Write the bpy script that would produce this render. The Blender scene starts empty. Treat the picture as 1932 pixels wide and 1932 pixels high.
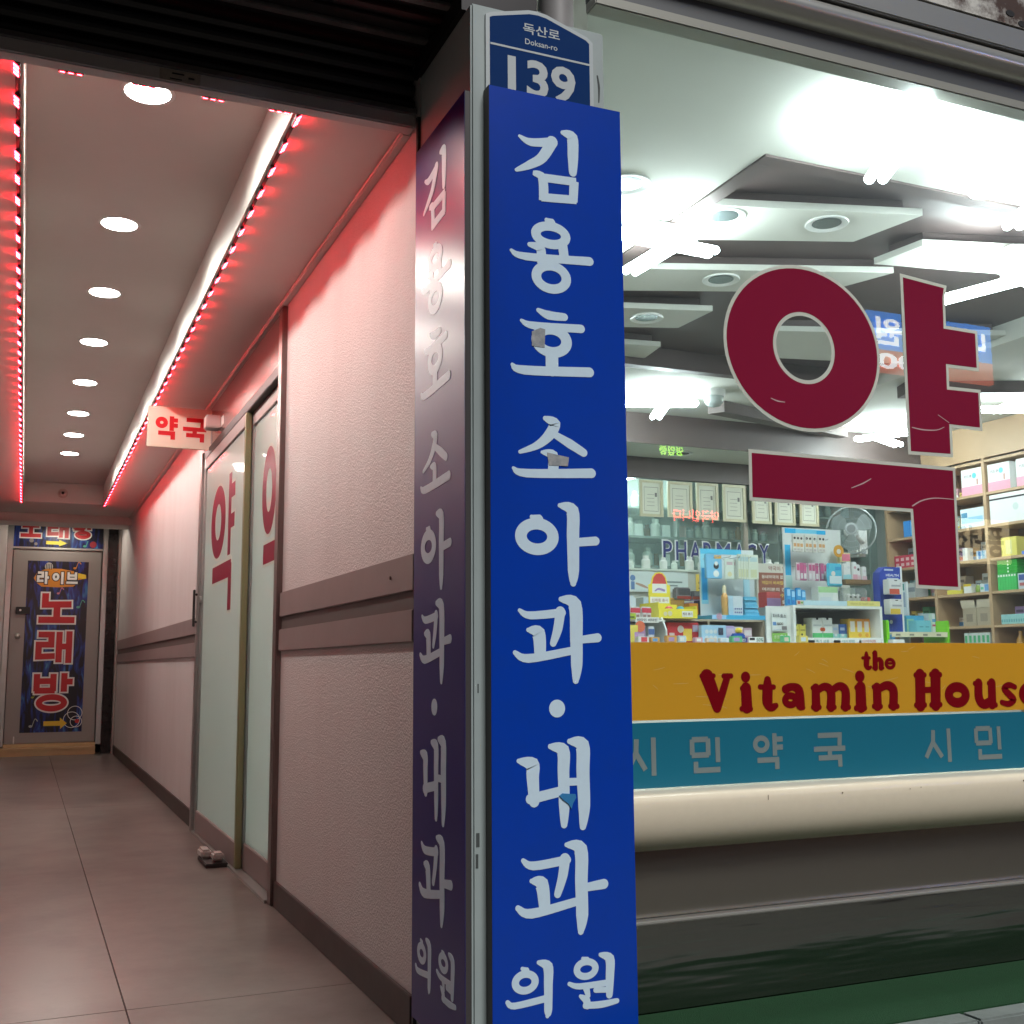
import bpy, bmesh, math, random
from mathutils import Matrix, Vector
random.seed(7)
R = math.radians
sc = bpy.context.scene
col = sc.collection

# ---------------------------------------------------------------- camera
cam_d = bpy.data.cameras.new('camera')
cam = bpy.data.objects.new('camera', cam_d)
col.objects.link(cam)
yaw, pitch, roll = R(23.213), R(7.729), R(-0.369)
f = Vector((math.sin(yaw) * math.cos(pitch), math.cos(yaw) * math.cos(pitch), math.sin(pitch)))
r = Vector((math.cos(yaw), -math.sin(yaw), 0))
u = r.cross(f)
r2 = r * math.cos(roll) + u * math.sin(roll)
u2 = u * math.cos(roll) - r * math.sin(roll)
m = Matrix((r2, u2, -f)).transposed().to_4x4()
m.translation = Vector((0, 0, 0.9))
cam.matrix_world = m
cam_d.sensor_width = 36
cam_d.lens = 36 * 2136.2 / 1932
cam_d.clip_start = 0.05
cam_d.clip_end = 400
sc.camera = cam

# ---------------------------------------------------------------- sky, sun, exposure
w = bpy.data.worlds.new('World')
sc.world = w
w.use_nodes = True
nt = w.node_tree
sky = nt.nodes.new('ShaderNodeTexSky')
sky.sky_type = 'NISHITA'
sky.sun_disc = False
sky.sun_elevation = R(48)
sky.sun_rotation = R(172)
sky.air_density = 1.0
bg = nt.nodes['Background']
nt.links.new(sky.outputs[0], bg.inputs[0])
bg.inputs[1].default_value = 0.016
sun_d = bpy.data.lights.new('sun', 'SUN')
sun_d.energy = 2.7
sun_d.angle = R(22)
sun_d.color = (1.0, 0.985, 0.96)
sun = bpy.data.objects.new('sun', sun_d)
col.objects.link(sun)
sun.location = (1, -7, 9)
sun.rotation_euler = Vector((-.093, .663, -.743)).to_track_quat('-Z', 'Y').to_euler()
sc.view_settings.view_transform = 'Standard'
sc.view_settings.look = 'None'
sc.view_settings.exposure = 0.0
sc.view_settings.gamma = 1.0
sc.render.engine = 'CYCLES'
sc.cycles.use_denoising = True
try:
    sc.cycles.denoiser = 'OPENIMAGEDENOISE'
except Exception:
    pass
sc.cycles.max_bounces = 6
sc.cycles.transparent_max_bounces = 12
sc.cycles.sample_clamp_indirect = 6
sc.cycles.caustics_reflective = False
sc.cycles.caustics_refractive = False

# ---------------------------------------------------------------- materials
MATS = {}
def mat(name, c, rough=0.6, metal=0.0, bump=None, var=None, spec=0.5, coat=0.0, emit=None, trans=0.0, aniso=None, vaniso=None):
    """bump=(scale, strength, distance); var=(scale, amount, dirt colour); emit=(colour, strength)"""
    if name in MATS:
        return MATS[name]
    m = bpy.data.materials.new(name)
    m.use_nodes = True
    t = m.node_tree
    b = t.nodes['Principled BSDF']
    b.inputs['Base Color'].default_value = (*c, 1)
    b.inputs['Roughness'].default_value = rough
    b.inputs['Metallic'].default_value = metal
    b.inputs['Specular IOR Level'].default_value = spec
    b.inputs['Coat Weight'].default_value = coat
    tc = t.nodes.new('ShaderNodeTexCoord')
    if var:
        n = t.nodes.new('ShaderNodeTexNoise')
        n.inputs['Scale'].default_value = var[0]
        n.inputs['Detail'].default_value = 10
        n.inputs['Roughness'].default_value = 0.7
        vm = t.nodes.new('ShaderNodeMapping')
        vm.inputs['Scale'].default_value = vaniso or (1, 1, 1)
        t.links.new(tc.outputs['Object'], vm.inputs['Vector'])
        t.links.new(vm.outputs['Vector'], n.inputs['Vector'])
        rp = t.nodes.new('ShaderNodeMapRange')
        rp.inputs[1].default_value = 0.42
        rp.inputs[2].default_value = 0.72
        rp.inputs[3].default_value = 0
        rp.inputs[4].default_value = var[1]
        t.links.new(n.outputs['Fac'], rp.inputs[0])
        mx = t.nodes.new('ShaderNodeMix')
        mx.data_type = 'RGBA'
        mx.inputs[6].default_value = (*c, 1)
        mx.inputs[7].default_value = (*var[2], 1)
        t.links.new(rp.outputs[0], mx.inputs[0])
        t.links.new(mx.outputs[2], b.inputs['Base Color'])
    if bump:
        n2 = t.nodes.new('ShaderNodeTexNoise')
        n2.inputs['Scale'].default_value = bump[0]
        n2.inputs['Detail'].default_value = 4
        mp = t.nodes.new('ShaderNodeMapping')
        if aniso:
            mp.inputs['Scale'].default_value = aniso
        t.links.new(tc.outputs['Object'], mp.inputs['Vector'])
        t.links.new(mp.outputs['Vector'], n2.inputs['Vector'])
        bp = t.nodes.new('ShaderNodeBump')
        bp.inputs['Strength'].default_value = bump[1]
        bp.inputs['Distance'].default_value = bump[2]
        t.links.new(n2.outputs['Fac'], bp.inputs['Height'])
        t.links.new(bp.outputs['Normal'], b.inputs['Normal'])
    if emit:
        b.inputs['Emission Color'].default_value = (*emit[0], 1)
        b.inputs['Emission Strength'].default_value = emit[1]
    if trans:
        tr = t.nodes.new('ShaderNodeBsdfTranslucent')
        tr.inputs['Color'].default_value = (*c, 1)
        ms = t.nodes.new('ShaderNodeMixShader')
        ms.inputs[0].default_value = trans
        t.links.new(b.outputs[0], ms.inputs[1])
        t.links.new(tr.outputs[0], ms.inputs[2])
        t.links.new(ms.outputs[0], t.nodes['Material Output'].inputs['Surface'])
    MATS[name] = m
    return m

def glass(name, tint=(1, 1, 1), refl=1.0, rough=0.0, haze=0.0, hazec=(.8, .9, .85)):
    if name in MATS:
        return MATS[name]
    m = bpy.data.materials.new(name)
    m.use_nodes = True
    t = m.node_tree
    t.nodes.remove(t.nodes['Principled BSDF'])
    tr = t.nodes.new('ShaderNodeBsdfTransparent')
    tr.inputs[0].default_value = (*tint, 1)
    gl = t.nodes.new('ShaderNodeBsdfGlossy')
    gl.inputs['Roughness'].default_value = rough
    fr = t.nodes.new('ShaderNodeFresnel')
    fr.inputs[0].default_value = 1.45
    mu = t.nodes.new('ShaderNodeMath')
    mu.operation = 'MULTIPLY'
    mu.inputs[1].default_value = refl
    t.links.new(fr.outputs[0], mu.inputs[0])
    ge = t.nodes.new('ShaderNodeNewGeometry')
    iv = t.nodes.new('ShaderNodeMath')
    iv.operation = 'SUBTRACT'
    iv.inputs[0].default_value = 1.0
    t.links.new(ge.outputs['Backfacing'], iv.inputs[1])
    m3 = t.nodes.new('ShaderNodeMath')
    m3.operation = 'MULTIPLY'
    t.links.new(mu.outputs[0], m3.inputs[0])
    t.links.new(iv.outputs[0], m3.inputs[1])
    mx = t.nodes.new('ShaderNodeMixShader')
    t.links.new(m3.outputs[0], mx.inputs[0])
    t.links.new(tr.outputs[0], mx.inputs[1])
    t.links.new(gl.outputs[0], mx.inputs[2])
    last = mx
    if haze:
        df = t.nodes.new('ShaderNodeBsdfTranslucent')
        df.inputs[0].default_value = (*hazec, 1)
        d2 = t.nodes.new('ShaderNodeBsdfDiffuse')
        d2.inputs[0].default_value = (*hazec, 1)
        m0 = t.nodes.new('ShaderNodeMixShader')
        m0.inputs[0].default_value = 0.5
        t.links.new(df.outputs[0], m0.inputs[1])
        t.links.new(d2.outputs[0], m0.inputs[2])
        m2 = t.nodes.new('ShaderNodeMixShader')
        m2.inputs[0].default_value = haze
        t.links.new(mx.outputs[0], m2.inputs[1])
        t.links.new(m0.outputs[0], m2.inputs[2])
        last = m2
    t.links.new(last.outputs[0], t.nodes['Material Output'].inputs['Surface'])
    MATS[name] = m
    return m

def card(c):
    """printed card of one flat colour"""
    k = 'card_%02d_%02d_%02d' % tuple(int(x * 99) for x in c)
    return mat(k, c, 0.45, var=(30, 0.12, tuple(x * 0.8 for x in c)))

WHITE = (.80, .80, .78); CREAM = (.74, .69, .55); RED = (.55, .02, .03); BLUE = (.02, .09, .42)
SKYB = (.08, .42, .72); YEL = (.80, .58, .05); GREEN = (.05, .38, .06); ORG = (.80, .28, .03)
PINK = (.80, .35, .45); BLK = (.02, .02, .025); TEAL = (.15, .55, .60); BROWN = (.30, .10, .06)
KRAFT = (.42, .29, .17); GREY = (.35, .36, .38); LBLUE = (.35, .62, .80); PURP = (.35, .16, .45); LGRN = (.30, .70, .12)

plaster = mat('stucco_wall_paint', (.68, .65, .645), 0.5, bump=(190, 0.7, 0.008), var=(2.4, 0.32, (.48, .42, .40)), vaniso=(1, 1, .3))
ceil_p = mat('ceiling_paint', (.66, .63, .60), 0.8, bump=(60, .15, .002), var=(1.2, 0.25, (.54, .50, .47)))
band_m = mat('grey_mauve_rail_paint', (.26, .205, .20), 0.5, bump=(90, .2, .001), var=(6, .4, (.20, .16, .15)))
skirt_m = mat('dark_brown_skirting', (.034, .022, .020), 0.45, var=(8, .5, (.09, .06, .05)))
floor_m = mat('brown_vinyl_tile', (.170, .150, .135), 0.32, bump=(40, .12, .001), var=(1.4, 1.0, (.066, .050, .045)))
joint_m = mat('dark_floor_joint', (.045, .035, .03), 0.8)
steel = mat('brushed_stainless', (.58, .58, .55), 0.30, .75, bump=(6, .10, .01), aniso=(.6, 1, 3))
steel_w = mat('rippled_stainless', (.36, .335, .30), 0.24, 1.0, bump=(1.6, .10, .02), aniso=(.4, 1, 3))
alu = mat('anodised_aluminium', (.42, .43, .42), 0.35, .9, var=(12, .3, (.3, .3, .29)))
alu_d = mat('dark_aluminium', (.24, .23, .235), 0.42, .7, var=(9, .4, (.06, .06, .06)))
black_m = mat('black_rubber', (.012, .012, .013), 0.5)
pil_m = mat('grey_pillar_paint', (.34, .40, .40), 0.55, bump=(70, .2, .001), var=(5, .35, (.24, .28, .28)))
sign_b = mat('blue_sign_vinyl', (.002, .045, .40), 0.25, spec=.35, bump=(2.4, .05, .01), var=(14, .35, (.006, .045, .29)))
sign_w = mat('white_sign_vinyl', (.60, .76, .88), 0.4, var=(40, .18, (.46, .55, .65)))
plate_b = mat('shaded_navy_plate', (.004, .032, .14), 0.6, spec=.05, var=(14, .3, (.01, .045, .14)))  # canopy shade over the plate is put into this darker navy
plate_w = mat('shaded_plate_white', (.45, .50, .52), 0.45, var=(18, .3, (.4, .43, .44)))  # plate white lowered in colour to carry the same canopy shade
edge_m = mat('sign_board_edge', (.05, .045, .045), 0.5)
shop_ceil_m = mat('shop_ceiling_paint', (.62, .62, .565), 0.8, var=(1.5, .3, (.5, .5, .46)))
wood_c = mat('brown_ceiling_laminate', (.095, .068, .064), 0.5, var=(4, .4, (.07, .048, .045)), aniso=(8, 1, 1))
wood_s = mat('light_oak_laminate', (.48, .32, .19), 0.5, var=(7, .35, (.38, .25, .14)))
white_m = mat('white_plastic', (.75, .76, .74), 0.35)
tube_m = mat('lit_fluorescent_tube', (.9, .9, .9), 0.4, emit=((.85, .97, 1.0), 58))
lamp_m = mat('lit_downlight', (.9, .9, .9), 0.4, emit=((1.0, .96, .88), 34))
led_m = mat('lit_red_led', (.9, .2, .2), 0.4, emit=((1.0, .012, .022), 135))
film_r = mat('maroon_window_film', (.30, .011, .048), 0.35, spec=.15, trans=.25, var=(5, .25, (.26, .012, .042)))
film_w = mat('white_window_film', (.72, .72, .66), 0.5, trans=.35)
film_y = mat('yellow_window_film', (.74, .42, .035), 0.4, spec=.3, trans=.36, var=(3, .2, (.62, .36, .03)))
film_t = mat('teal_window_film', (.010, .17, .27), 0.35, trans=.15, var=(3, .3, (.008, .15, .22)))
film_g = mat('grey_letter_film', (.19, .24, .245), 0.5, trans=.1)
film_d = mat('dark_red_letter_film', (.20, .003, .008), 0.4, spec=.1, trans=.1)
frost = mat('frosted_door_film', (.78, .84, .80), 0.30, coat=.7, trans=.55)
win_glass = glass('window_glass', (.97, 1.0, .985), 1.0, haze=.022, hazec=(.70, .76, .82))
part_glass = glass('partition_glass', (.90, .97, .95), 1.5, haze=.10, hazec=(.6, .75, .72))
green_m = mat('green_turf_mat', (.004, .065, .016), 0.85, bump=(300, .9, .01), var=(20, .6, (.004, .05, .012)))
stone_m = mat('grey_kerb_stone', (.20, .23, .22), 0.7, bump=(80, .4, .003), var=(14, .5, (.12, .15, .14)))
asphalt = mat('asphalt', (.05, .05, .052), 0.8, bump=(120, .5, .004), var=(3, .4, (.035, .035, .037)))
pave_m = mat('paving', (.11, .10, .085), 0.75, bump=(50, .3, .003), var=(4, .4, (.05, .046, .04)))
concrete = mat('grey_render', (.10, .098, .095), 0.8, var=(2, .3, (.07, .07, .07)))
rust_m = mat('rusted_steel', (.62, .61, .57), 0.6, 0, bump=(40, .4, .003), var=(2.6, 3.0, (.05, .022, .014)))
shutter_m = mat('dark_shutter_slat', (.030, .028, .029), 0.40, .6, var=(6, .4, (.02, .02, .02)))
shutter_r = mat('dark_maroon_shutter_slat', (.045, .012, .014), 0.45, .4)

GLYPH={'gim':[[79,2160,8,108,2150,20,163,2160,24],[165,2161,30,138,2116,26,105,2092,21,70,2073,9],[194,2190,12,219,2182,31,221,2134,29,220,2092,21],['B',113,2073,11,138,2064,25,141,2007,25],['B',132,2065,21,229,2069,21],['B',223,2070,25,220,2017,23],['B',134,2015,21,228,2023,21]],'yong':[['O',159,1923,52,34,25],[148,1960,11,159,1954,25],[103,1892,12,130,1887,24,133,1864,24],[190,1901,25,194,1870,25],[55,1871,8,92,1861,19,262,1872,22],['O',159,1818,52,40,25],[130,1851,16,160,1857,22]],'ho':[[124,1733,11,150,1724,22,192,1724,19],[80,1703,8,112,1694,19,236,1700,21],['O',158,1662,53,41,28],[158,1627,33,158,1592,33],[56,1594,9,87,1584,22,257,1595,24]],'so':[[139,1473,12,163,1462,29,148,1433,26,117,1407,18,74,1389,9],[157,1439,15,202,1417,23,238,1398,20],[130,1392,8,157,1386,27,158,1351,27],[57,1350,8,90,1340,20,258,1350,23]],'a':[['O',115,1194,55,43,29],[102,1239,10,117,1232,29],[174,1269,11,206,1258,33,207,1198,32,207,1118,29,206,1088,15],[216,1184,20,266,1189,21]],'gwa':[[70,1024,9,96,1013,18,176,1020,20],[172,1022,25,165,983,23,153,950,16],[91,980,10,116,973,33,120,924,28],[58,929,11,91,916,20,199,933,18],[174,1051,12,209,1039,34,212,959,32,212,900,29,209,865,15],[221,958,17,267,963,21]],'dot':[['D',161,803,20]],'nae':[[65,690,10,97,681,34,99,652,30,102,600,25],[93,606,23,166,619,22],[143,719,12,174,709,32,175,660,29,176,589,27,175,546,16],[191,729,12,223,719,35,224,658,33,226,583,30,222,539,16],[185,639,17,216,639,17]],'gwa2':[[74,475,10,99,462,19,181,469,20],[176,471,26,170,435,23,157,397,17],[94,430,10,118,422,32,125,373,27],[61,375,13,94,361,21,207,378,18],[180,502,10,215,490,33,216,416,31,217,347,30,213,312,14],[226,406,18,273,410,22]],'ui':[['O',77,219,32,25,17],[70,248,8,78,242,18],[35,182,10,52,173,14,127,180,15],[109,257,9,131,246,24,132,208,21,131,155,19,129,143,9]],'won':[['O',225,231,31,23,16],[217,254,8,226,249,17],[183,204,9,208,196,13,276,196,14],[224,193,17,229,174,11],[261,258,9,284,247,23,284,209,21,282,170,16],[248,184,12,280,181,12],[210,175,8,224,165,18,227,153,15],[222,154,14,262,152,15,301,155,11]]}
WIN_YA=[(2326,2025),(2481,2012),(2474,1980),(2471,1886),(2594,1884),(2592,1778),(2472,1778),(2470,1700),(2592,1701),(2590,1595),(2471,1596),(2469,1507),(2321,1505)]
WIN_GI=[(1771,1462),(2474,1457),(2468,1117),(2322,1120),(2317,1337),(1769,1342)]
VITAMIN=[[1609,869,39,1625,830,36,1637,790,26],[1671,868,19,1655,829,22,1639,790,22],[1594,871,14,1629,871,13],[1660,870,14,1682,870,14],['D',1727,867,14],[1727,838,31,1728,790,33],[1716,838,15,1722,838,15],[1712,786,14,1739,785,15],[1795,859,20,1794,833,32,1793,802,32,1804,788,23,1819,792,15],[1771,841,14,1814,840,14],['O',1866,805,27,21,20],[1851,834,23,1873,840,20,1894,830,27,1897,792,29],[1900,785,15,1906,785,13],[1949,835,26,1948,787,28],[1939,836,13,1944,836,16],[1950,827,18,1978,839,21,1998,826,27,1997,786,29],[2000,827,19,2027,840,21,2047,827,27,2045,786,29],[1938,786,14,1958,785,15],[1988,785,14,2008,784,15],[2036,784,15,2056,783,15],['D',2098,865,16],[2099,835,34,2098,785,36],[2086,835,16,2092,835,16],[2081,780,16,2110,780,16],[2155,834,28,2154,785,29],[2144,836,14,2151,836,17],[2156,827,19,2188,840,23,2211,827,29,2209,785,29],[2142,784,15,2165,783,15],[2199,783,16,2223,782,15],[2309,867,35,2305,784,36],[2365,867,36,2360,784,35],[2315,825,17,2354,826,17],[2294,867,16,2325,867,15],[2350,868,16,2381,867,16],[2290,784,16,2320,784,16],[2345,784,16,2376,784,16],['O',2441,810,46,36,30],[2523,841,29,2521,801,31,2538,782,27,2569,791,28],[2573,841,29,2570,782,31],[2509,841,15,2517,841,16],[2562,841,15,2568,841,17],[2578,779,16,2583,779,16],[2662,829,15,2639,835,18,2620,825,20,2637,808,23,2654,793,20,2634,781,18,2607,786,15],['O',2724,808,48,36,31],[2701,810,14,2750,809,15],[2124,928,10,2124,912,19,2123,895,19,2129,887,12,2137,890,9],[2111,915,9,2134,915,9],[2154,928,16,2153,888,18],[2155,905,10,2167,911,13,2174,903,17,2173,888,17],[2146,887,8,2158,887,8],[2170,887,8,2180,887,8],[2148,928,7,2152,928,7],['O',2205,899,19,16,10],[2195,900,6,2216,900,6]]
TEAL_LETTERS=[('si',1372,1456,624,725),('min',1555,1644,628,720),('yak',1742,1837,627,725),('guk',1935,2038,625,719),('si',2313,2410,621,721),('min',2497,2598,626,722),('yak',2690,2797,628,725),('guk',2892,3004,626,724)]
TAPE_A=[(1.063,1.644),(1.096,1.643),(1.098,1.688),(1.085,1.690),(1.063,1.679)]
TAPE_B=[(1.104,1.362),(1.153,1.363),(1.156,1.384),(1.099,1.392)]

# ---------------------------------------------------------------- mesh helpers
def FA(y0):           # a plane facing the street: u = x, v = z, n towards the street
    return lambda a, b, n: (a, y0 - n, b)
def SW(x0):           # a plane facing -X: u = -y, v = z, n towards -X
    return lambda a, b, n: (x0 - n, -a, b)
def OP(y0):           # a plane facing +Y (across the street): u = -x, v = z
    return lambda a, b, n: (-a, y0 + n, b)
def WORLD(x, y, z):
    return (x, y, z)

class MB:
    def __init__(s, fr=WORLD):
        s.v = []; s.f = []; s.fr = fr
    def pt(s, *p):
        s.v.append(s.fr(*p)); return len(s.v) - 1
    def box(s, a0, a1, b0, b1, c0, c1):
        i = [s.pt(x, y, z) for z in (c0, c1) for y in (b0, b1) for x in (a0, a1)]
        for q in ((0, 2, 3, 1), (4, 5, 7, 6), (0, 1, 5, 4), (2, 6, 7, 3), (0, 4, 6, 2), (1, 3, 7, 5)):
            s.f.append([i[k] for k in q])
        return s
    def prism(s, poly, n0, n1, back=True):
        a = [s.pt(x, y, n0) for x, y in poly]; b = [s.pt(x, y, n1) for x, y in poly]
        k = len(poly)
        s.f.append(b)
        if back: s.f.append(a[::-1])
        for i in range(k):
            j = (i + 1) % k
            s.f.append([a[i], a[j], b[j], b[i]])
        return s
    def stroke(s, pts, n0, n1, cap='r', smooth=True):
        P = [(Vector((x, y)), w) for x, y, w in pts]
        if smooth and len(P) > 2:
            Q = []
            for i in range(len(P) - 1):
                p0 = P[max(i - 1, 0)][0]; p1, w1 = P[i]; p2, w2 = P[i + 1]; p3 = P[min(i + 2, len(P) - 1)][0]
                for k in range(5):
                    t = k / 5
                    c = 0.5 * ((2 * p1) + (p2 - p0) * t + (2 * p0 - 5 * p1 + 4 * p2 - p3) * t * t + (3 * p1 - p0 - 3 * p2 + p3) * t ** 3)
                    Q.append((c, w1 + (w2 - w1) * t))
            Q.append(P[-1]); P = Q
        sec = []
        k = len(P)
        for i, (p, w) in enumerate(P):
            d0 = (P[i][0] - P[i - 1][0]).normalized() if i > 0 else None
            d1 = (P[i + 1][0] - P[i][0]).normalized() if i < k - 1 else None
            if d0 is None: d = d1; sc_ = 1
            elif d1 is None: d = d0; sc_ = 1
            else:
                d = (d0 + d1)
                d = d.normalized() if d.length > 1e-6 else d0
                sc_ = min(1 / max(abs(d.dot(d1)), .4), 1.6)
            sec.append((p, Vector((-d.y, d.x)), w / 2 * sc_, d))
        if cap == 'r':
            p, nn, h, d = sec[0]
            sec = [(p - d * h * math.sin(a), nn, max(h * math.cos(a), h * .05), d) for a in (R(86), R(65), R(42), R(20))] + sec
            p, nn, h, d = sec[-1]
            sec += [(p + d * h * math.sin(a), nn, max(h * math.cos(a), h * .05), d) for a in (R(20), R(42), R(65), R(86))]
        L1 = []; R1 = []; L0 = []; R0 = []
        for p, nn, h, d in sec:
            l = p + nn * h; q = p - nn * h
            L1.append(s.pt(l.x, l.y, n1)); R1.append(s.pt(q.x, q.y, n1))
            L0.append(s.pt(l.x, l.y, n0)); R0.append(s.pt(q.x, q.y, n0))
        for i in range(len(sec) - 1):
            s.f.append([L1[i], R1[i], R1[i + 1], L1[i + 1]])
            s.f.append([L0[i], L1[i], L1[i + 1], L0[i + 1]])
            s.f.append([R1[i], R0[i], R0[i + 1], R1[i + 1]])
        s.f.append([L0[0], R0[0], R1[0], L1[0]]); s.f.append([L1[-1], R1[-1], R0[-1], L0[-1]])
        return s
    def ring(s, cx, cy, ru, rv, w, n0, n1, seg=40, wv=None):
        wv = wv or w
        A = []
        for i in range(seg):
            a = 2 * math.pi * i / seg; c, q = math.cos(a), math.sin(a)
            A.append((s.pt(cx + ru * c, cy + rv * q, n1), s.pt(cx + (ru - w) * c, cy + (rv - wv) * q, n1),
                      s.pt(cx + ru * c, cy + rv * q, n0), s.pt(cx + (ru - w) * c, cy + (rv - wv) * q, n0)))
        for i in range(seg):
            a, b = A[i], A[(i + 1) % seg]
            s.f += [[a[0], b[0], b[1], a[1]], [a[2], b[2], b[0], a[0]], [a[1], b[1], b[3], a[3]], [a[3], b[3], b[2], a[2]]]
        return s
    def disc(s, cx, cy, ru, n0, n1, rv=None, seg=28):
        rv = rv or ru
        return s.prism([(cx + ru * math.cos(2 * math.pi * i / seg), cy + rv * math.sin(2 * math.pi * i / seg)) for i in range(seg)], n0, n1)
    def tube(s, path, rad, seg=10, closed=False):
        P = [Vector(s.fr(*p)) for p in path]
        k = len(P); rings = []
        for i in range(k):
            a = P[i - 1] if (i > 0 or closed) else P[i]
            b = P[(i + 1) % k] if (i < k - 1 or closed) else P[i]
            d = (b - a).normalized()
            x = d.orthogonal().normalized() if not rings else (lastx - d * lastx.dot(d)).normalized()
            lastx = x
            y = d.cross(x)
            idx = []
            for j in range(seg):
                an = 2 * math.pi * j / seg
                q = P[i] + (x * math.cos(an) + y * math.sin(an)) * (rad[i] if isinstance(rad, (list, tuple)) else rad)
                s.v.append(tuple(q)); idx.append(len(s.v) - 1)
            rings.append(idx)
        for i in range(k if closed else k - 1):
            a, b = rings[i], rings[(i + 1) % k]
            for j in range(seg):
                s.f.append([a[j], a[(j + 1) % seg], b[(j + 1) % seg], b[j]])
        if not closed:
            s.f.append(rings[0][::-1]); s.f.append(rings[-1])
        return s
    def lathe(s, cx, cy, prof, seg=18):
        """profile of (radius, z) about a vertical axis"""
        rings = []
        for rr, z in prof:
            idx = []
            for j in range(seg):
                a = 2 * math.pi * j / seg
                s.v.append((cx + rr * math.cos(a), cy + rr * math.sin(a), z)); idx.append(len(s.v) - 1)
            rings.append(idx)
        for a, b in zip(rings, rings[1:]):
            for j in range(seg):
                s.f.append([a[j], a[(j + 1) % seg], b[(j + 1) % seg], b[j]])
        s.f.append(rings[0][::-1]); s.f.append(rings[-1])
        return s
    def mesh(s, name, mt, off, bevel=0, smooth=False):
        me = bpy.data.meshes.new(name)
        bm = bmesh.new()
        vs = [bm.verts.new((x - off[0], y - off[1], z - off[2])) for x, y, z in s.v]
        for q in s.f:
            try: bm.faces.new([vs[i] for i in q])
            except ValueError: pass
        if bevel:
            bmesh.ops.bevel(bm, geom=list(bm.edges), offset=bevel, segments=2, affect='EDGES', clamp_overlap=True)
        bmesh.ops.recalc_face_normals(bm, faces=bm.faces)
        if smooth:
            for q in bm.faces: q.smooth = True
        bm.to_mesh(me); bm.free()
        if smooth:
            try: me.set_sharp_from_angle(angle=R(40))
            except Exception: pass
        me.materials.append(mt)
        return me

def base_of(v):
    xs, ys, zs = zip(*v)
    return ((min(xs) + max(xs)) / 2, (min(ys) + max(ys)) / 2, min(zs))
ROOT = {}
def thing(name, label, cat, loc, group=None):
    o = bpy.data.objects.new(name, None)
    o.empty_display_size = .05
    col.objects.link(o)
    o.location = loc
    o['label'] = label; o['category'] = cat
    if group: o['group'] = group
    ROOT[o.name] = Vector(loc)
    return o
def part(name, mb, mt, parent, bevel=0, smooth=False, label=None, kind=None):
    """a mesh that belongs to a thing (or to a part of one)"""
    w0 = ROOT[parent.name]
    me = mb.mesh(name, mt, w0, bevel, smooth)
    o = bpy.data.objects.new(name, me)
    col.objects.link(o)
    o.parent = parent
    ROOT[o.name] = w0
    if label: o['label'] = label
    if kind: o['kind'] = kind
    return o
def solo(name, mb, mt, label=None, cat=None, group=None, bevel=0, smooth=False, kind=None):
    """a thing that is one mesh"""
    b = base_of(mb.v)
    o = bpy.data.objects.new(name, mb.mesh(name, mt, b, bevel, smooth))
    col.objects.link(o)
    o.location = b
    ROOT[o.name] = Vector(b)
    if label: o['label'] = label; o['category'] = cat
    if group: o['group'] = group
    if kind: o['kind'] = kind
    return o
def struct(name, mb, mt, **k):
    return solo(name, mb, mt, kind='structure', **k)
def dup_mesh(src, parent, delta):
    o = src.copy(); col.objects.link(o); o.parent = parent
    o.location = src.location + Vector(delta)
    ROOT[o.name] = ROOT[src.name]
    return o
def dup_thing(root, loc, label=None):
    r0 = root.copy(); col.objects.link(r0); r0.location = loc
    ROOT[r0.name] = Vector(loc)
    if label: r0['label'] = label
    for ch in list(root.children):
        c = ch.copy(); col.objects.link(c); c.parent = r0
        for g in list(ch.children):
            d = g.copy(); col.objects.link(d); d.parent = c
    return r0

TXT = {}
def text(mb, body, a0, a1, b0, b1, n, bold=0.0, keep=False):
    """flat print of a word, fitted to the rectangle a0..a1 x b0..b1 of the builder's plane"""
    key = (body, bold)
    if key not in TXT:
        cu = bpy.data.curves.new('t', 'FONT'); cu.body = body; cu.size = 1; cu.offset = bold; cu.resolution_u = 3
        o = bpy.data.objects.new('t', cu); col.objects.link(o)
        bpy.context.view_layer.update()
        me = bpy.data.meshes.new_from_object(o.evaluated_get(bpy.context.evaluated_depsgraph_get()))
        V = [(q.co.x, q.co.y) for q in me.vertices]; Fc = [list(p.vertices) for p in me.polygons]
        bpy.data.objects.remove(o); bpy.data.curves.remove(cu); bpy.data.meshes.remove(me)
        xs = [q[0] for q in V]; ys = [q[1] for q in V]
        TXT[key] = ([((x - min(xs)) / (max(xs) - min(xs)), (y - min(ys)) / (max(ys) - min(ys))) for x, y in V], Fc)
    V, Fc = TXT[key]
    i0 = len(mb.v)
    for x, y in V: mb.pt(a0 + x * (a1 - a0), b0 + y * (b1 - b0), n)
    for q in Fc: mb.f.append([i0 + k for k in q])
    return mb

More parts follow.
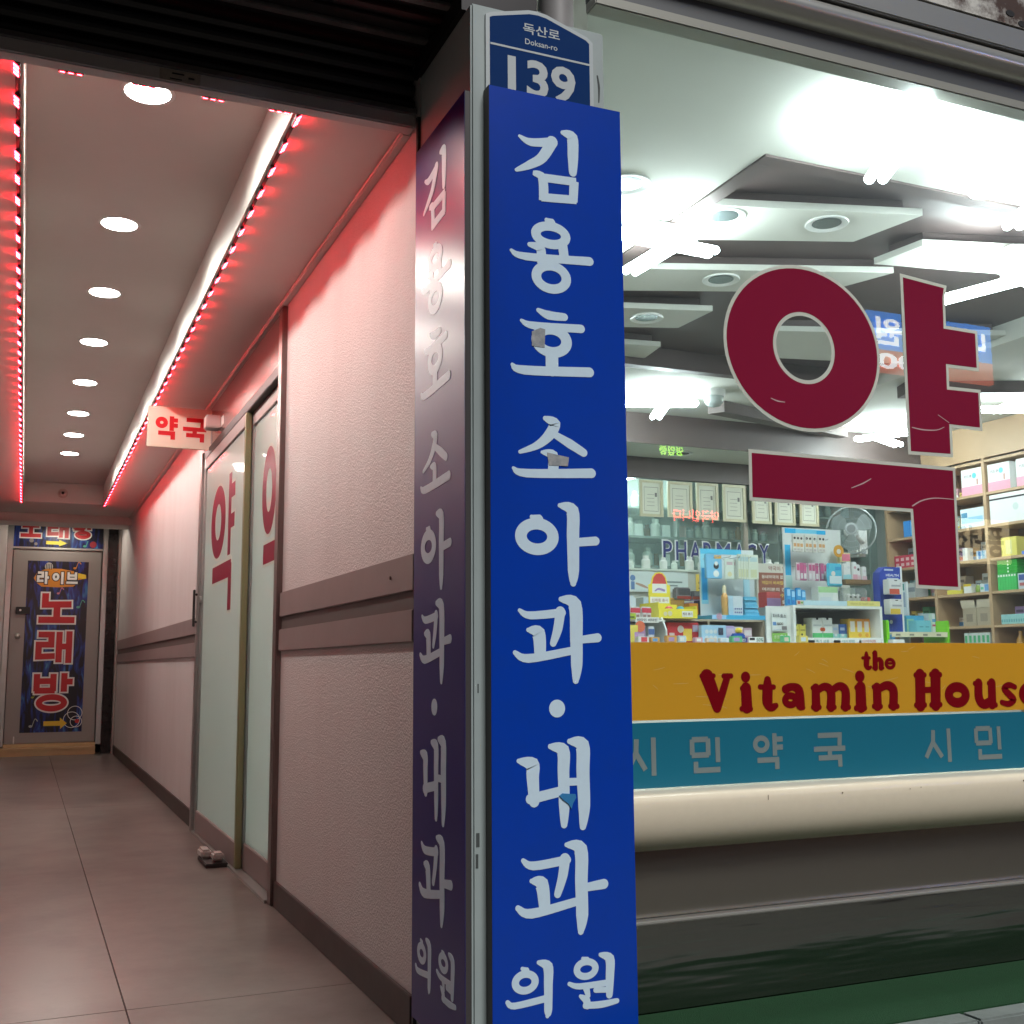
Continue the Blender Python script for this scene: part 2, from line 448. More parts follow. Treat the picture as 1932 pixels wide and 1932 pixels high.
# Hangul drawn as strokes in a unit box (x right, y up)
HG = {
 'si': [[(.33, .97), (.31, .62), (.03, .16)], [(.31, .60), (.62, .16)], [(.90, 1), (.90, 0)]],
 'min': [[(.05, .96), (.05, .50)], [(.05, .95), (.58, .95)], [(.58, .97), (.58, .47)], [(.03, .49), (.60, .49)], [(.90, 1), (.90, .26)], [(.16, .30), (.16, .04), (.97, .04)]],
 'yak': [('O', .28, .70, .27, .25), [(.72, 1), (.72, .36)], [(.72, .83), (.99, .83)], [(.72, .60), (.99, .60)], [(.14, .25), (.78, .25), (.78, -.02)]],
 'guk': [[(.14, .95), (.84, .95), (.82, .62)], [(0, .54), (1, .54)], [(.5, .54), (.5, .30)], [(.14, .27), (.82, .27), (.82, -.02)]],
 'no': [[(.17, 1), (.17, .60), (.90, .62)], [(.50, .60), (.50, .08)], [(0, .07), (1, .07)]],
 'rae': [[(.06, .91), (.44, .91), (.44, .58), (.08, .58), (.08, .19), (.56, .21)], [(.67, 1), (.67, 0)], [(.96, 1.02), (.96, -.02)], [(.67, .52), (.96, .52)]],
 'bang': [[(.08, 1), (.08, .52)], [(.50, 1), (.50, .52)], [(.08, .80), (.50, .80)], [(.03, .54), (.55, .54)], [(.78, 1.02), (.78, .50)], [(.78, .78), (1, .78)], ('O', .48, .20, .40, .24)],
 'ra': [[(.04, .91), (.46, .91), (.46, .58), (.08, .58), (.08, .20), (.54, .22)], [(.76, 1), (.76, -.05)], [(.76, .50), (1, .50)]],
 'i': [('O', .30, .58, .30, .33), [(.86, 1), (.86, -.05)]],
 'beu': [[(.18, 1), (.18, .42)], [(.82, 1), (.82, .42)], [(.18, .72), (.82, .72)], [(.10, .44), (.90, .44)], [(0, .10), (1, .10)]],
}
def gothic(mb, name, a0, a1, b0, b1, wd, n0, n1, grow=0.0):
    W_, H_ = a1 - a0, b1 - b0
    for k, s_ in enumerate(HG[name]):
        t = n1 + k * .00005
        if s_[0] == 'O':
            mb.ring(a0 + s_[1] * W_, b0 + s_[2] * H_, s_[3] * W_ + grow, s_[4] * H_ + grow, wd + 2 * grow, n0, t)
        else:
            P = [(a0 + x * W_, b0 + y * H_) for x, y in s_]
            d = (Vector(P[0]) - Vector(P[1])).normalized() * grow
            P[0] = (P[0][0] + d.x, P[0][1] + d.y)
            d = (Vector(P[-1]) - Vector(P[-2])).normalized() * grow
            P[-1] = (P[-1][0] + d.x, P[-1][1] + d.y)
            mb.stroke([(x, y, wd + 2 * grow) for x, y in P], n0, t, cap='b', smooth=False)
    return mb
def brush(mb, strokes, n0, n1, du=0.0, sc_u=1.0, dv=0.0):
    for k, s_ in enumerate(strokes):
        t = n1 + (k % 9) * .00005
        if s_[0] == 'O':
            mb.ring((s_[1] * sc_u) / 1000 + du, s_[2] / 1000 + dv, s_[3] * sc_u / 1000, s_[4] / 1000, s_[5] * sc_u / 1000, n0, t, wv=s_[5] * .92 / 1000)
        elif s_[0] == 'B':
            s_ = s_[1:]
            mb.stroke([(s_[i] * sc_u / 1000 + du, s_[i + 1] / 1000 + dv, max(s_[i + 2] * (sc_u + 1) / 2, 4) / 1000) for i in range(0, len(s_), 3)], n0, t, cap='b')
        elif s_[0] == 'D':
            mb.disc(s_[1] * sc_u / 1000 + du, s_[2] / 1000 + dv, s_[3] * sc_u / 1000, n0, t, rv=s_[3] / 1000)
        else:
            mb.stroke([(s_[i] * sc_u / 1000 + du, s_[i + 1] / 1000 + dv, max(s_[i + 2] * (sc_u + 1) / 2, 4) / 1000) for i in range(0, len(s_), 3)], n0, t)
    return mb
def grow_poly(P, d):
    """offset a counter-clockwise or clockwise polygon outwards by d"""
    A = sum(P[i][0] * P[(i + 1) % len(P)][1] - P[(i + 1) % len(P)][0] * P[i][1] for i in range(len(P)))
    sg = 1 if A > 0 else -1
    out = []
    for i in range(len(P)):
        p0, p1, p2 = Vector(P[i - 1]), Vector(P[i]), Vector(P[(i + 1) % len(P)])
        a = (p1 - p0).normalized(); b = (p2 - p1).normalized()
        na = Vector((a.y, -a.x)) * sg; nb = Vector((b.y, -b.x)) * sg
        bis = na + nb
        k = d * 2 / max(bis.length_squared, .5)
        out.append((p1.x + bis.x * k, p1.y + bis.y * k))
    return out

# ================================================================ the setting outside
struct('pavement', MB().box(-30, 40, -2.0, 2.36, -.30, -.12), pave_m)
struct('road', MB().box(-60, 80, -10.5, -2.15, -.40, -.24), asphalt)
struct('far_pavement', MB().box(-60, 80, -14.3, -10.65, -.40, -.12), pave_m)
kb = struct('kerb', MB().box(-60, 80, -2.149, -2.001, -.40, -.115), stone_m)
mk = MB()
for i in range(-8, 12): mk.box(i * 5, i * 5 + 2.4, -6.38, -6.26, -.2399, -.236)
struct('lane_marking', mk, mat('road_paint', (.7, .7, .66), .6))
FAR = thing('far_building', 'grey rendered building standing across the road', 'building', (12, -16, -.12))
part('wall', MB().box(-25, 45, -20, -14.3, -.12, 11), concrete, FAR)
pane_m = mat('dark_window_pane', (.02, .025, .03), .1)
for k in range(12):
    for zz in (3.0, 6.0):
        x0 = -20 + k * 5.2
        wn = part('window', MB().box(x0, x0 + 1.8, -14.3, -14.22, zz + 1.6, zz + 2.9), alu_d, FAR)
        part('pane', MB().box(x0 + .08, x0 + 1.72, -14.219, -14.2, zz + 1.68, zz + 2.82), pane_m, wn)

def lit(name, c, e): return mat(name, c, .5, emit=(c, e))
fb = OP(-14.19)
sg = thing('lit_sign_board', 'blue and orange lit clinic sign high on the building across the road', 'sign', (18.5, -14.15, 7.0))
part('panel', MB(fb).box(-20.3, -16.7, 7.75, 8.62, 0, .12), lit('lit_blue_panel', (.02, .22, .75), 14), sg)
part('panel', MB(fb).box(-20.3, -16.7, 7.25, 7.75, 0, .12), lit('lit_orange_panel', (.75, .16, .08), 9), sg)
lw = lit('lit_white_letter', (.95, .97, 1), 18)
part('letter', text(MB(fb), '의원', -17.6 - .9, -16.9, 7.85, 8.5, .14, .03), lw, sg)
part('letter', text(MB(fb), '내과', -20.1, -18.7, 7.85, 8.5, .14, .03), lw, sg)
part('letter', text(MB(fb), '300', -18.6, -16.9, 7.32, 7.68, .14, .03), lw, sg)
sg = thing('led_sign', 'green lit open sign on the building across the road', 'sign', (11.7, -14.15, 5.0))
part('board', MB(fb).box(-12.0, -11.35, 5.0, 5.25, 0, .03), black_m, sg)
part('letter', text(MB(fb), '영업중', -11.95, -11.4, 5.03, 5.22, .04, .02), lit('lit_green_letter', (.45, .95, .10), 40), sg)
sg = thing('led_sign', 'red lit dot sign on the building across the road', 'sign', (12.2, -14.15, 3.7))
part('board', MB(fb).box(-12.8, -11.6, 3.66, 4.02, 0, .03), black_m, sg)
part('letter', text(MB(fb), '약국입니다', -12.75, -11.65, 3.72, 3.96, .04, .02), lit('lit_red_letter', (1, .05, .04), 45), sg)
sg = thing('lit_sign_board', 'cream lit restaurant sign with brown brush letters across the road', 'sign', (19.5, -14.15, 3.1))
part('panel', MB(fb).box(-20.5, -18.6, 3.1, 4.1, 0, .1), lit('lit_cream_panel', (.75, .60, .33), 8), sg)
part('letter', text(MB(fb), '풍년집', -20.3, -18.75, 3.25, 3.95, .12, .03), mat('brown_brush_paint', (.10, .05, .02), .6), sg)

# ================================================================ the corridor
XL, XW, SOF = -.41, .925, 2.38
fl = struct('corridor_floor', MB().box(XL - .1, XW + .1, 2.36, 13.5, -.30, -.006), joint_m)
ys = [2.36, 3.31, 8.1, 13.4]
for i in range(3):
    for a, b in ((XL, .292), (.296, XW)):
        part('floor_panel', MB().box(a, b, ys[i] + .0018, ys[i + 1] - .0018, -.006, 0), floor_m, fl)

c = MB()
c.box(XL, -.075, 2.848, 11.7, SOF, 2.62).box(.605, XW, 2.848, 11.7, SOF, 2.62)
c.box(-.075, .605, 2.848, 2.858, SOF, 2.62).box(-.075, .605, 10.87, 11.7, SOF, 2.62)
ce = struct('corridor_ceiling', c, ceil_p)
part('tray_panel', MB().box(-.075, .605, 2.858, 10.87, 2.558, 2.62), ceil_p, ce)
part('recess_panel', MB().box(XL, XW, 12.1, 13.5, 2.50, 2.62), ceil_p, ce)
part('cornice', MB().box(.897, XW, 2.848, 11.7, SOF - .018, SOF), ceil_p, ce, bevel=.004)
part('cornice', MB().box(XL, XL + .028, 2.848, 11.7, SOF - .018, SOF), ceil_p, ce, bevel=.004)
part('lintel', MB().box(XL, XW, 11.7, 12.1, 2.30, 2.62), ceil_p, ce, bevel=.006)
part('trim', MB().box(-.066, .596, 2.858, 2.862, SOF - .002, 2.557), mat('white_trim', (.7, .7, .66), .5), ce)
for xa, xb in ((-.075, -.068), (.598, .605)):
    part('trim', MB().box(xa, xb, 2.863, 10.868, SOF - .002, 2.557), mat('white_trim', (.7, .7, .66), .5), ce)
part('trim', MB().box(-.066, .596, 10.862, 10.869, SOF - .002, 2.557), mat('white_trim', (.7, .7, .66), .5), ce)

# right wall, with the rail, groove and skirting as parts
wl = thing('corridor_wall', 'rough pink lit plaster wall with a grey rail between pillar and far door', 'wall', (XW + .06, 7.5, 0))
part('plaster', MB().box(XW, XW + .12, 2.78, 4.46, 0, 2.62).box(XW, XW + .12, 6.70, 13.4, 0, 2.62).box(XW + .004, XW + .12, 4.46, 6.70, 2.14, 2.62), plaster, wl)
for y0, y1 in ((2.785, 4.455), (6.705, 12.9)):
    part('rail', MB().box(XW - .010, XW, y0, y1, 1.095, 1.19), band_m, wl, bevel=.002)
    part('groove_board', MB().box(XW - .001, XW, y0, y1, 1.046, 1.095), mat('dark_groove_board', (.10, .075, .07), .6), wl)
    part('rail', MB().box(XW - .012, XW, y0, y1, .962, 1.046), band_m, wl, bevel=.003)
    part('skirting', MB().box(XW - .012, XW, y0, y1, 0, .095), skirt_m, wl, bevel=.002)
part('bolt', MB(SW(XW)).disc(-2.98, 1.14, .005, .010, .013), mat('rail_rust_spot', (.12, .05, .04), .7), wl)
lwall = thing('corridor_wall', 'plaster wall along the left side of the corridor', 'wall', (XL - .06, 7.5, 0))
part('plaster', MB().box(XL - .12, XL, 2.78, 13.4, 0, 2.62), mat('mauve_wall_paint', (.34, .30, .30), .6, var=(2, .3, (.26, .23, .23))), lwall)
part('rail', MB().box(XL, XL + .022, 2.785, 12.9, 1.095, 1.19), band_m, lwall, bevel=.003)
part('rail', MB().box(XL, XL + .030, 2.785, 12.9, .962, 1.046), band_m, lwall, bevel=.003)
part('skirting', MB().box(XL, XL + .012, 2.785, 12.9, 0, .095), skirt_m, lwall)
part('jamb', MB().box(XL, -.215, 12.65, 13.3, 0, 2.50), plaster, lwall, bevel=.006)

# ---- downlights
def downlight(y, label):
    t = thing('downlight', label, 'downlight', (.255, y, 2.545), 'downlights along the corridor tray')
    part('trim_ring', MB().lathe(.255, y, [(.064, 2.5565), (.0765, 2.5565), (.078, 2.5575), (.064, 2.5579)], 32), white_m, t, smooth=True)
    part('lens', MB().lathe(.255, y, [(.0635, 2.5552), (.0635, 2.5578)], 32), lamp_m, t)
    ld = bpy.data.lights.new('lamp_light', 'SPOT')
    ld.energy = 31; ld.color = (1.0, .955, .87); ld.spot_size = R(168); ld.spot_blend = .25; ld.shadow_soft_size = .055
    lo = bpy.data.objects.new('lamp_light', ld); col.objects.link(lo); lo.parent = t; lo.location = (0, 0, .006)
for n_, y in zip(['nearest the shutter and first', 'second', 'third', 'fourth', 'fifth', 'sixth', 'seventh', 'farthest and eighth'], (3.26, 4.33, 5.18, 6.02, 6.92, 7.80, 8.55, 9.32)):
    downlight(y, 'lit round recessed downlight in the tray ceiling, %s from the shutter' % n_ if 'first' not in n_ else 'lit round recessed downlight in the tray ceiling, nearest the shutter')

# one more downlight in the recess before the end door, behind the lintel
t = thing('downlight', 'round downlight in the recess behind the lintel, lighting the end door', 'downlight', (.30, 12.5, 2.485))
part('lens', MB().lathe(.30, 12.5, [(.055, 2.4965), (.055, 2.4995)], 24), lamp_m, t)
ld = bpy.data.lights.new('lamp_light', 'SPOT'); ld.energy = 26; ld.color = (1.0, .90, .74); ld.spot_size = R(168); ld.spot_blend = .25; ld.shadow_soft_size = .05
lo = bpy.data.objects.new('lamp_light', ld); col.objects.link(lo); lo.parent = t; lo.location = (0, 0, .005)

# ---- red LED strips: little wedge modules that throw their light out and down
def led_modules(t, fr_, first, step, count):
    """fr_(s, o, d): s along the strip, o outwards, d down from the soffit"""
    body = MB(fr_); chip = MB(fr_)
    def wedge(mb, s0, s1, P):
        a = [mb.pt(s0, o, d) for o, d in P]; c = [mb.pt(s1, o, d) for o, d in P]; k = len(P)
        for i in range(k):
            j = (i + 1) % k; mb.f.append([a[i], a[j], c[j], c[i]])
        mb.f += [a[::-1], c]
    wedge(body, first - .030, first + .030, [(-.007, .0036), (.007, .0036), (.007, .0066), (-.004, .0155), (-.007, .0155)])
    for k in (-1, 0, 1):
        wedge(chip, first + k * .020 - .0056, first + k * .020 + .0056, [(.0080, .0070), (.0090, .0080), (-.0030, .0175), (-.0040, .0165)])
    b0 = part('led_module', body, black_m, t)
    c0 = part('led_chips', chip, led_m, b0)
    f0 = Vector(fr_(0, 0, 0))
    for k in range(1, count):
        dv = Vector(fr_(k * step, 0, 0)) - f0
        b1 = dup_mesh(b0, t, dv)
        c1 = c0.copy(); col.objects.link(c1); c1.parent = b1
def led_strip(x, sg, label):
    t = thing('led_strip', label, 'light strip', (x, 2.95, SOF - .011), 'red led strips along the tray edge')
    part('cable', MB().box(x - .005, x + .005, 2.86, 10.86, SOF - .0035, SOF - .0005), black_m, t)
    led_modules(t, lambda s, o, d: (x + sg * o, s, SOF - d), 2.895, .1725, 47)
led_strip(.612, 1, 'strip of red led modules on the right edge of the corridor ceiling tray')
led_strip(-.083, -1, 'strip of red led modules on the left edge of the corridor ceiling tray')
t = thing('led_strip', 'short strip of red led modules across the near end of the ceiling tray', 'light strip', (.27, 2.853, SOF - .011), 'red led strips along the tray edge')
part('cable', MB().box(-.08, .60, 2.851, 2.856, SOF - .0035, SOF - .0005), black_m, t)
led_modules(t, lambda s, o, d: (s, 2.854 + o * .6, SOF - d), .04, .1725, 4)
t = thing('wire_hook', 'small red wire loop hanging under the near end of the tray', 'hook', (.10, 3.05, 2.5))
part('loop', MB().tube([(.075 + .013 * math.cos(a), 3.05, 2.548 + .026 * math.sin(a)) for a in [R(90 + 36 * k) for k in range(10)]], .0022, 6, True), mat('red_wire', (.35, .02, .02), .4), t)

# ---- CCTV camera on the tray's far face
t = thing('dome_camera', 'small round security camera on the far face of the ceiling tray', 'camera', (.255, 10.86, 2.42))
part('base', MB(FA(10.862)).disc(.255, 2.462, .044, 0, .012), mat('cream_plastic', (.6, .52, .47), .4), t, bevel=.003)
part('ball', MB().lathe(.255, 10.835, [(.006, 2.436), (.022, 2.442), (.030, 2.455), (.030, 2.468), (.022, 2.48), (.006, 2.486)], 16), mat('cream_plastic', (.6, .52, .47), .4), t, smooth=True)
part('lens', MB(FA(10.808)).disc(.255, 2.460, .013, 0, .006), black_m, t)

# ---- roller shutter over the mouth of the corridor
t = thing('roller_shutter', 'dark roller shutter with its bottom bar, rolled up over the corridor mouth', 'shutter', (.2, 2.82, 2.36))
part('bottom_bar', MB().box(-.55, .92, 2.80, 2.845, 2.362, 2.412), mat('shutter_bar_paint', (.5, .47, .47), .5), t, bevel=.004)
part('bar_lip', MB().box(-.55, .92, 2.788, 2.80, 2.398, 2.412), alu_d, t)
sl = None
for k in range(6):
    z = 2.414 + k * .045
    s_ = MB()
    P = [(2.834, z), (2.818, z + .004), (2.809, z + .014), (2.806, z + .022), (2.809, z + .030), (2.818, z + .040), (2.834, z + .044)]
    a = [s_.pt(-.55, y, q) for y, q in P]; b = [s_.pt(.92, y, q) for y, q in P]
    for i in range(len(P)):
        j = (i + 1) % len(P); s_.f.append([a[i], a[j], b[j], b[i]])
    s_.f += [a[::-1], b]
    part('slat', s_, shutter_m, t)
t = thing('sticker', 'worn cream sticker on the shutter bottom bar', 'sticker', (.29, 2.798, 2.37))
part('paper', MB(FA(2.7995)).box(.245, .345, 2.366, 2.396, 0, .0006), mat('dirty_cream_paper', (.42, .36, .31), .7, var=(60, .6, (.2, .16, .14))), t)
part('mark', MB(FA(2.7985)).box(.275, .305, 2.385, 2.389, 0, .0004).box(.315, .33, 2.378, 2.383, 0, .0004).box(.27, .30, 2.371, 2.374, 0, .0004), black_m, t)
t = thing('shutter_housing', 'dark ribbed metal housing above the corridor shutter, extended forward to block sun', 'housing', (.2, 2.5, 2.55))
part('bottom_panel_and_sun_block', MB().box(-2.2, .915, 1.25, 2.80, 2.56, 2.60), shutter_m, t)  # forward part is unseen, added to keep sun off the corridor floor
part('front_panel', MB().box(-2.2, .915, 1.20, 1.25, 2.56, 3.2), shutter_r, t)  # unseen front of the added sun-blocking extension
part('side_panel', MB().box(.916, 1.12, 2.43, 2.80, 2.502, 3.2), shutter_m, t)
for k in range(9):
    part('rib', MB().box(-1.2, .915, 2.27 + k * .058, 2.295 + k * .058, 2.552 - (k % 3) * .003, 2.5605), [shutter_m, alu_d, shutter_r][k % 3], t, bevel=.002)

# ---- the pharmacy's sliding side door
fr = SW(XW)
t = thing('sliding_door', 'frosted glass sliding door with red letters in the corridor wall', 'door', (XW, 5.6, 0))
part('door_frame', MB().box(XW - .021, XW + .09, 4.46, 4.53, 0, 2.36), mat('brown_anodised_frame', (.20, .155, .145), .35, .7), t, bevel=.004)
part('door_frame', MB().box(XW - .03, XW + .09, 6.62, 6.70, 0, 2.13), alu, t, bevel=.004)
part('header_panel', MB().box(XW - .006, XW + .003, 4.53, 6.70, 2.14, 2.362), mat('pink_steel_panel', (.45, .34, .33), .22, .75), t)
part('track', MB().box(XW - .018, XW + .09, 4.53, 6.62, 2.0855, 2.135), black_m, t, bevel=.003)
part('threshold', MB().box(XW - .03, XW + .09, 4.53, 6.62, .0, .012), alu, t)
def leaf(y0, y1, x0, edge):
    g = part('door_leaf', MB().box(x0 + .010, x0 + .018, y0 + .05, y1 - .05, .125, 2.02), frost, t)
    part('stile', MB().box(x0, x0 + .028, y0 + (.012 if edge is yel_e else 0), y0 + .05, .012, 2.085), edge, g, bevel=.003)
    part('stile', MB().box(x0, x0 + .028, y1 - .05, y1, .012, 2.085), alu, g, bevel=.003)
    part('rail', MB().box(x0, x0 + .028, y0 + .05, y1 - .05, .012, .125), band_m, g, bevel=.003)
    part('rail', MB().box(x0, x0 + .028, y0 + .05, y1 - .05, 2.02, 2.085), band_m, g, bevel=.003)
    return g
yel_e = mat('yellow_green_edge_tape', (.22, .22, .11), .4)
g1 = leaf(5.25, 6.60, XW - .019, yel_e)
g2 = leaf(4.535, 5.30, XW + .012, alu)
# red door letters, white edged
def door_glyph(parent, x0, cu, cw, zb, zt):
    f0 = SW(x0 + .0098)
    for gw, mt, n0, n1 in ((.014, film_w, 0, .0006), (0, film_r, .0009, .0014)):
        a = MB(f0); H_ = zt - zb
        a.ring(cu + cw * .33, zb + H_ * .70, cw * .33 + gw, H_ * .28 + gw, cw * .19 + 2 * gw, n0, n1, wv=H_ * .14 + 2 * gw)
        part('letter', a, mt, parent)
        a = MB(f0)
        for k, S in enumerate(([(cu + cw * .84, zt, .08), (cu + cw * .84, zb + H_ * .40, .08)], [(cu + cw * .85, zt - H_ * .14, .07), (cu + cw * 1.04, zt - H_ * .14, .07)], [(cu + cw * .85, zt - H_ * .36, .07), (cu + cw * 1.04, zt - H_ * .36, .07)],
                 [(cu + cw * .12, zb + H_ * .30, .085), (cu + cw * .94, zb + H_ * .30, .085)], [(cu + cw * .90, zb + H_ * .335, .09), (cu + cw * .90, zb, .09)])):
            d0 = (Vector(S[0][:2]) - Vector(S[1][:2])).normalized() * gw
            S = [(S[0][0] + d0.x, S[0][1] + d0.y, S[0][2] + 2 * gw), (S[1][0] - d0.x, S[1][1] - d0.y, S[1][2] + 2 * gw)]
            a.stroke(S, n0, n1 + k * .0001, 'b', False)
        part('letter', a, mt, parent)
door_glyph(g1, XW - .019, -6.32, .72, 1.18, 1.87)
door_glyph(g2, XW + .012, -5.03, .46, 1.18, 1.87)
h = part('handle', MB().box(XW - .055, XW - .042, 6.63, 6.65, 1.13, 1.34).box(XW - .042, XW - .03, 6.635, 6.645, 1.15, 1.165).box(XW - .042, XW - .03, 6.635, 6.645, 1.305, 1.32), black_m, t, bevel=.003)
part('lock', MB(SW(XW - .019)).disc(-6.56, 1.28, .02, 0, .012), alu, t)
t = thing('door_sensor', 'small pale square sensor box above the sliding door', 'sensor', (XW - .04, 6.15, 2.18))
part('housing', MB().box(XW - .085, XW - .007, 6.10, 6.20, 2.175, 2.245), mat('pale_pink_plastic', (.55, .47, .45), .35), t, bevel=.006)
part('base', MB().box(XW - .0069, XW - .006, 6.02, 6.26, 2.185, 2.235), white_m, t)
t = thing('projecting_sign', 'cream plate with red letters projecting from the wall above the sliding door', 'sign', (.75, 6.46, 2.12))
part('plate', MB().box(.572, .921, 6.452, 6.470, 2.117, 2.348), mat('cream_acrylic', (.68, .60, .50), .35), t, bevel=.002)
red_p = mat('red_vinyl_letter', (.50, .008, .015), .4)
part('letter', gothic(MB(FA(6.452)), 'yak', .612, .735, 2.165, 2.295, .024, 0, .0008), red_p, t)
part('letter', gothic(MB(FA(6.452)), 'guk', .762, .890, 2.16, 2.288, .024, 0, .0008), red_p, t)
part('bracket', MB().box(.915, .9245, 6.44, 6.48, 2.15, 2.32), alu, t)
t = thing('door_stop', 'small pale metal door stop on the floor at the sliding door', 'door stop', (.86, 5.5, 0))
part('block', MB().box(.835, .885, 5.42, 5.50, .028, .062), mat('scuffed_white_metal', (.55, .50, .48), .4, .3, var=(40, .6, (.25, .2, .2))), t, bevel=.008)
part('block', MB().box(.800, .850, 5.55, 5.68, .02, .06), mat('scuffed_white_metal', (.55, .50, .48), .4), t, bevel=.01)
part('base', MB().box(.80, .90, 5.40, 5.66, .001, .02), mat('dark_metal', (.04, .035, .035), .5, .5), t, bevel=.003)

# ---- the karaoke door at the corridor's end
t = thing('end_door', 'grey metal door with a dark blue karaoke poster at the corridor end', 'door', (.33, 13.15, .1))
dm = mat('grey_metal_door', (.27, .245, .235), .42, .35, var=(3, .3, (.22, .19, .17)))
DX0, DX1 = -.15, .735
part('door_leaf', MB().box(DX0, DX1, 13.10, 13.14, .125, 2.168), dm, t, bevel=.004)
fd = FA(13.10)
PX0, PX1, PZ0, PZ1 = -.005, .605, .235, 2.045
def glow_print(name):
    m_ = bpy.data.materials.new(name); m_.use_nodes = True; q = m_.node_tree; b_ = q.nodes['Principled BSDF']
    tc = q.nodes.new('ShaderNodeTexCoord'); mp = q.nodes.new('ShaderNodeMapping'); mp.inputs['Scale'].default_value = (7, 1, 1.6)
    nz = q.nodes.new('ShaderNodeTexNoise'); nz.inputs['Scale'].default_value = 2.2; nz.inputs['Detail'].default_value = 5; nz.inputs['Distortion'].default_value = 1.2
    cr = q.nodes.new('ShaderNodeValToRGB'); e = cr.color_ramp.elements
    e[0].position = .46; e[0].color = (.004, .005, .012, 1); e[1].position = .86; e[1].color = (.10, .42, .62, 1)
    x = e.new(.60); x.color = (.010, .03, .22, 1)
    q.links.new(tc.outputs['Object'], mp.inputs['Vector']); q.links.new(mp.outputs[0], nz.inputs['Vector']); q.links.new(nz.outputs['Fac'], cr.inputs[0]); q.links.new(cr.outputs[0], b_.inputs['Base Color'])
    b_.inputs['Roughness'].default_value = .3
    return m_
gp = glow_print('blue_swirl_print')
po = part('poster', MB(fd).box(PX0, PX1, PZ0, PZ1, 0, .002), gp, t)
white_l = mat('white_print', (.75, .74, .72), .4)
red_l = mat('red_print', (.50, .012, .018), .4)
def outlined(parent, g, a0, a1, b0, b1, wd, f0, o=.016, inner=red_l, outer=white_l):
    part('letter', gothic(MB(f0), g, a0, a1, b0, b1, wd, .002, .0035, o), outer, parent)
    part('letter', gothic(MB(f0), g, a0, a1, b0, b1, wd, .004, .006), inner, parent)
outlined(po, 'no', .125, .485, 1.395, 1.70, .068, fd)
outlined(po, 'rae', .115, .455, .965, 1.29, .062, fd)
outlined(po, 'bang', .11, .495, .465, .845, .062, fd)
yel_p = mat('yellow_print', (.72, .48, .03), .4); org_p = mat('orange_print', (.62, .22, .02), .4)
part('brush_stroke', MB(fd).prism([(.06, 1.86), (.10, 1.93), (.20, 1.965), (.33, 1.965), (.46, 1.94), (.545, 1.905), (.56, 1.90), (.555, 1.86), (.49, 1.845), (.485, 1.80), (.455, 1.775), (.30, 1.765), (.14, 1.77), (.09, 1.81)], .002, .0028), org_p, po)
part('brush_stroke', MB(fd).prism([(.47, 1.93), (.58, 1.905), (.585, 1.865), (.56, 1.86), (.48, 1.875)], .0029, .0033), yel_p, po)
for g, a in (('ra', .095), ('i', .245), ('beu', .385)):
    part('letter', gothic(MB(fd), g, a, a + .115, 1.805, 1.93, .025, .0034, .0040, .009), mat('black_print', (.01, .01, .015), .4), po)
    part('letter', gothic(MB(fd), g, a, a + .115, 1.805, 1.93, .025, .0048, .0056), white_l, po)
part('arrow', MB(fd).prism([(.225, .30), (.39, .30), (.39, .265), (.455, .325), (.385, .385), (.385, .35), (.225, .35)], .002, .003), yel_p, po)
for cx, cz, rr in ((.53, .43, .075), (.50, .36, .085), (.555, .34, .06)):
    part('drum_ring', MB(fd).ring(min(cx, PX1 - rr), cz, rr, rr, .006, .002, .0026 + rr * .004), white_l, po)
part('drum_light', MB(fd).disc(.555, .345, .022, .002, .0032), mat('red_glow_print', (.6, .03, .03), .4), po)
part('microphone', MB(fd).disc(.205, 1.985, .040, .002, .0027, rv=.045).stroke([(.19, 1.95, .02), (.16, 1.93, .015)], .002, .0026), mat('silver_print', (.45, .44, .42), .35), po)
for k in range(4): part('microphone_slot', MB(fd).box(.175 + k * .017, .182 + k * .017, 1.955, 2.015, .0028, .0031), mat('black_print', (.01, .01, .015), .4), po)
def note(x, z, s_, mt):
    part('music_note', MB(fd).disc(x, z, .018 * s_, .002, .0027, rv=.013 * s_).stroke([(x + .015 * s_, z, .007 * s_), (x + .04 * s_, z + .075 * s_, .007 * s_), (x + .065 * s_, z + .055 * s_, .012 * s_)], .002, .0028), mt, po)
note(.515, 1.555, 1.0, mat('green_print', (.08, .35, .26), .4)); note(.105, .60, .8, mat('olive_print', (.30, .32, .03), .4)); note(.10, .30, 1.0, mat('pale_print', (.35, .38, .36), .4))
note(.31, 1.70, .8, mat('pink_print', (.55, .18, .22), .4)); note(.465, 1.975, .9, org_p)
part('lock_box', MB(fd).box(-.10, .04, 1.475, 1.55, .0, .03), black_m, t, bevel=.005)
part('lock_dial', MB(fd).disc(-.055, 1.515, .011, .031, .036), white_m, t)
part('door_knob', MB().lathe(-.07, 13.075, [(.006, 1.215), (.02, 1.22), (.027, 1.235), (.027, 1.25), (.02, 1.265), (.006, 1.27)], 16), steel, t, smooth=True)
part('knob_shank', MB(fd).disc(-.07, 1.242, .012, .002, .02), steel, t)
part('bolt_rod', MB(fd).box(-.062, -.05, .10, .20, .0, .012), steel, t, bevel=.002)
t = thing('door_surround', 'dark marble post and metal frame beside the karaoke door', 'door frame', (.82, 13.2, 0))
part('jamb', MB().box(.745, .795, 13.06, 13.3, .10, 2.50), alu, t, bevel=.003)
marble = mat('black_marble', (.013, .011, .012), .16, var=(9, .5, (.05, .035, .035)))
part('marble_post', MB().box(.797, .895, 13.02, 13.3, 0, 2.50), marble, t, bevel=.003)
part('jamb', MB().box(.897, .924, 12.92, 13.3, 0, 2.50), mat('steel_jamb', (.36, .32, .30), .3, .8), t, bevel=.003)
part('jamb', MB().box(-.21, -.157, 13.06, 13.3, .10, 2.50), alu, t, bevel=.003)
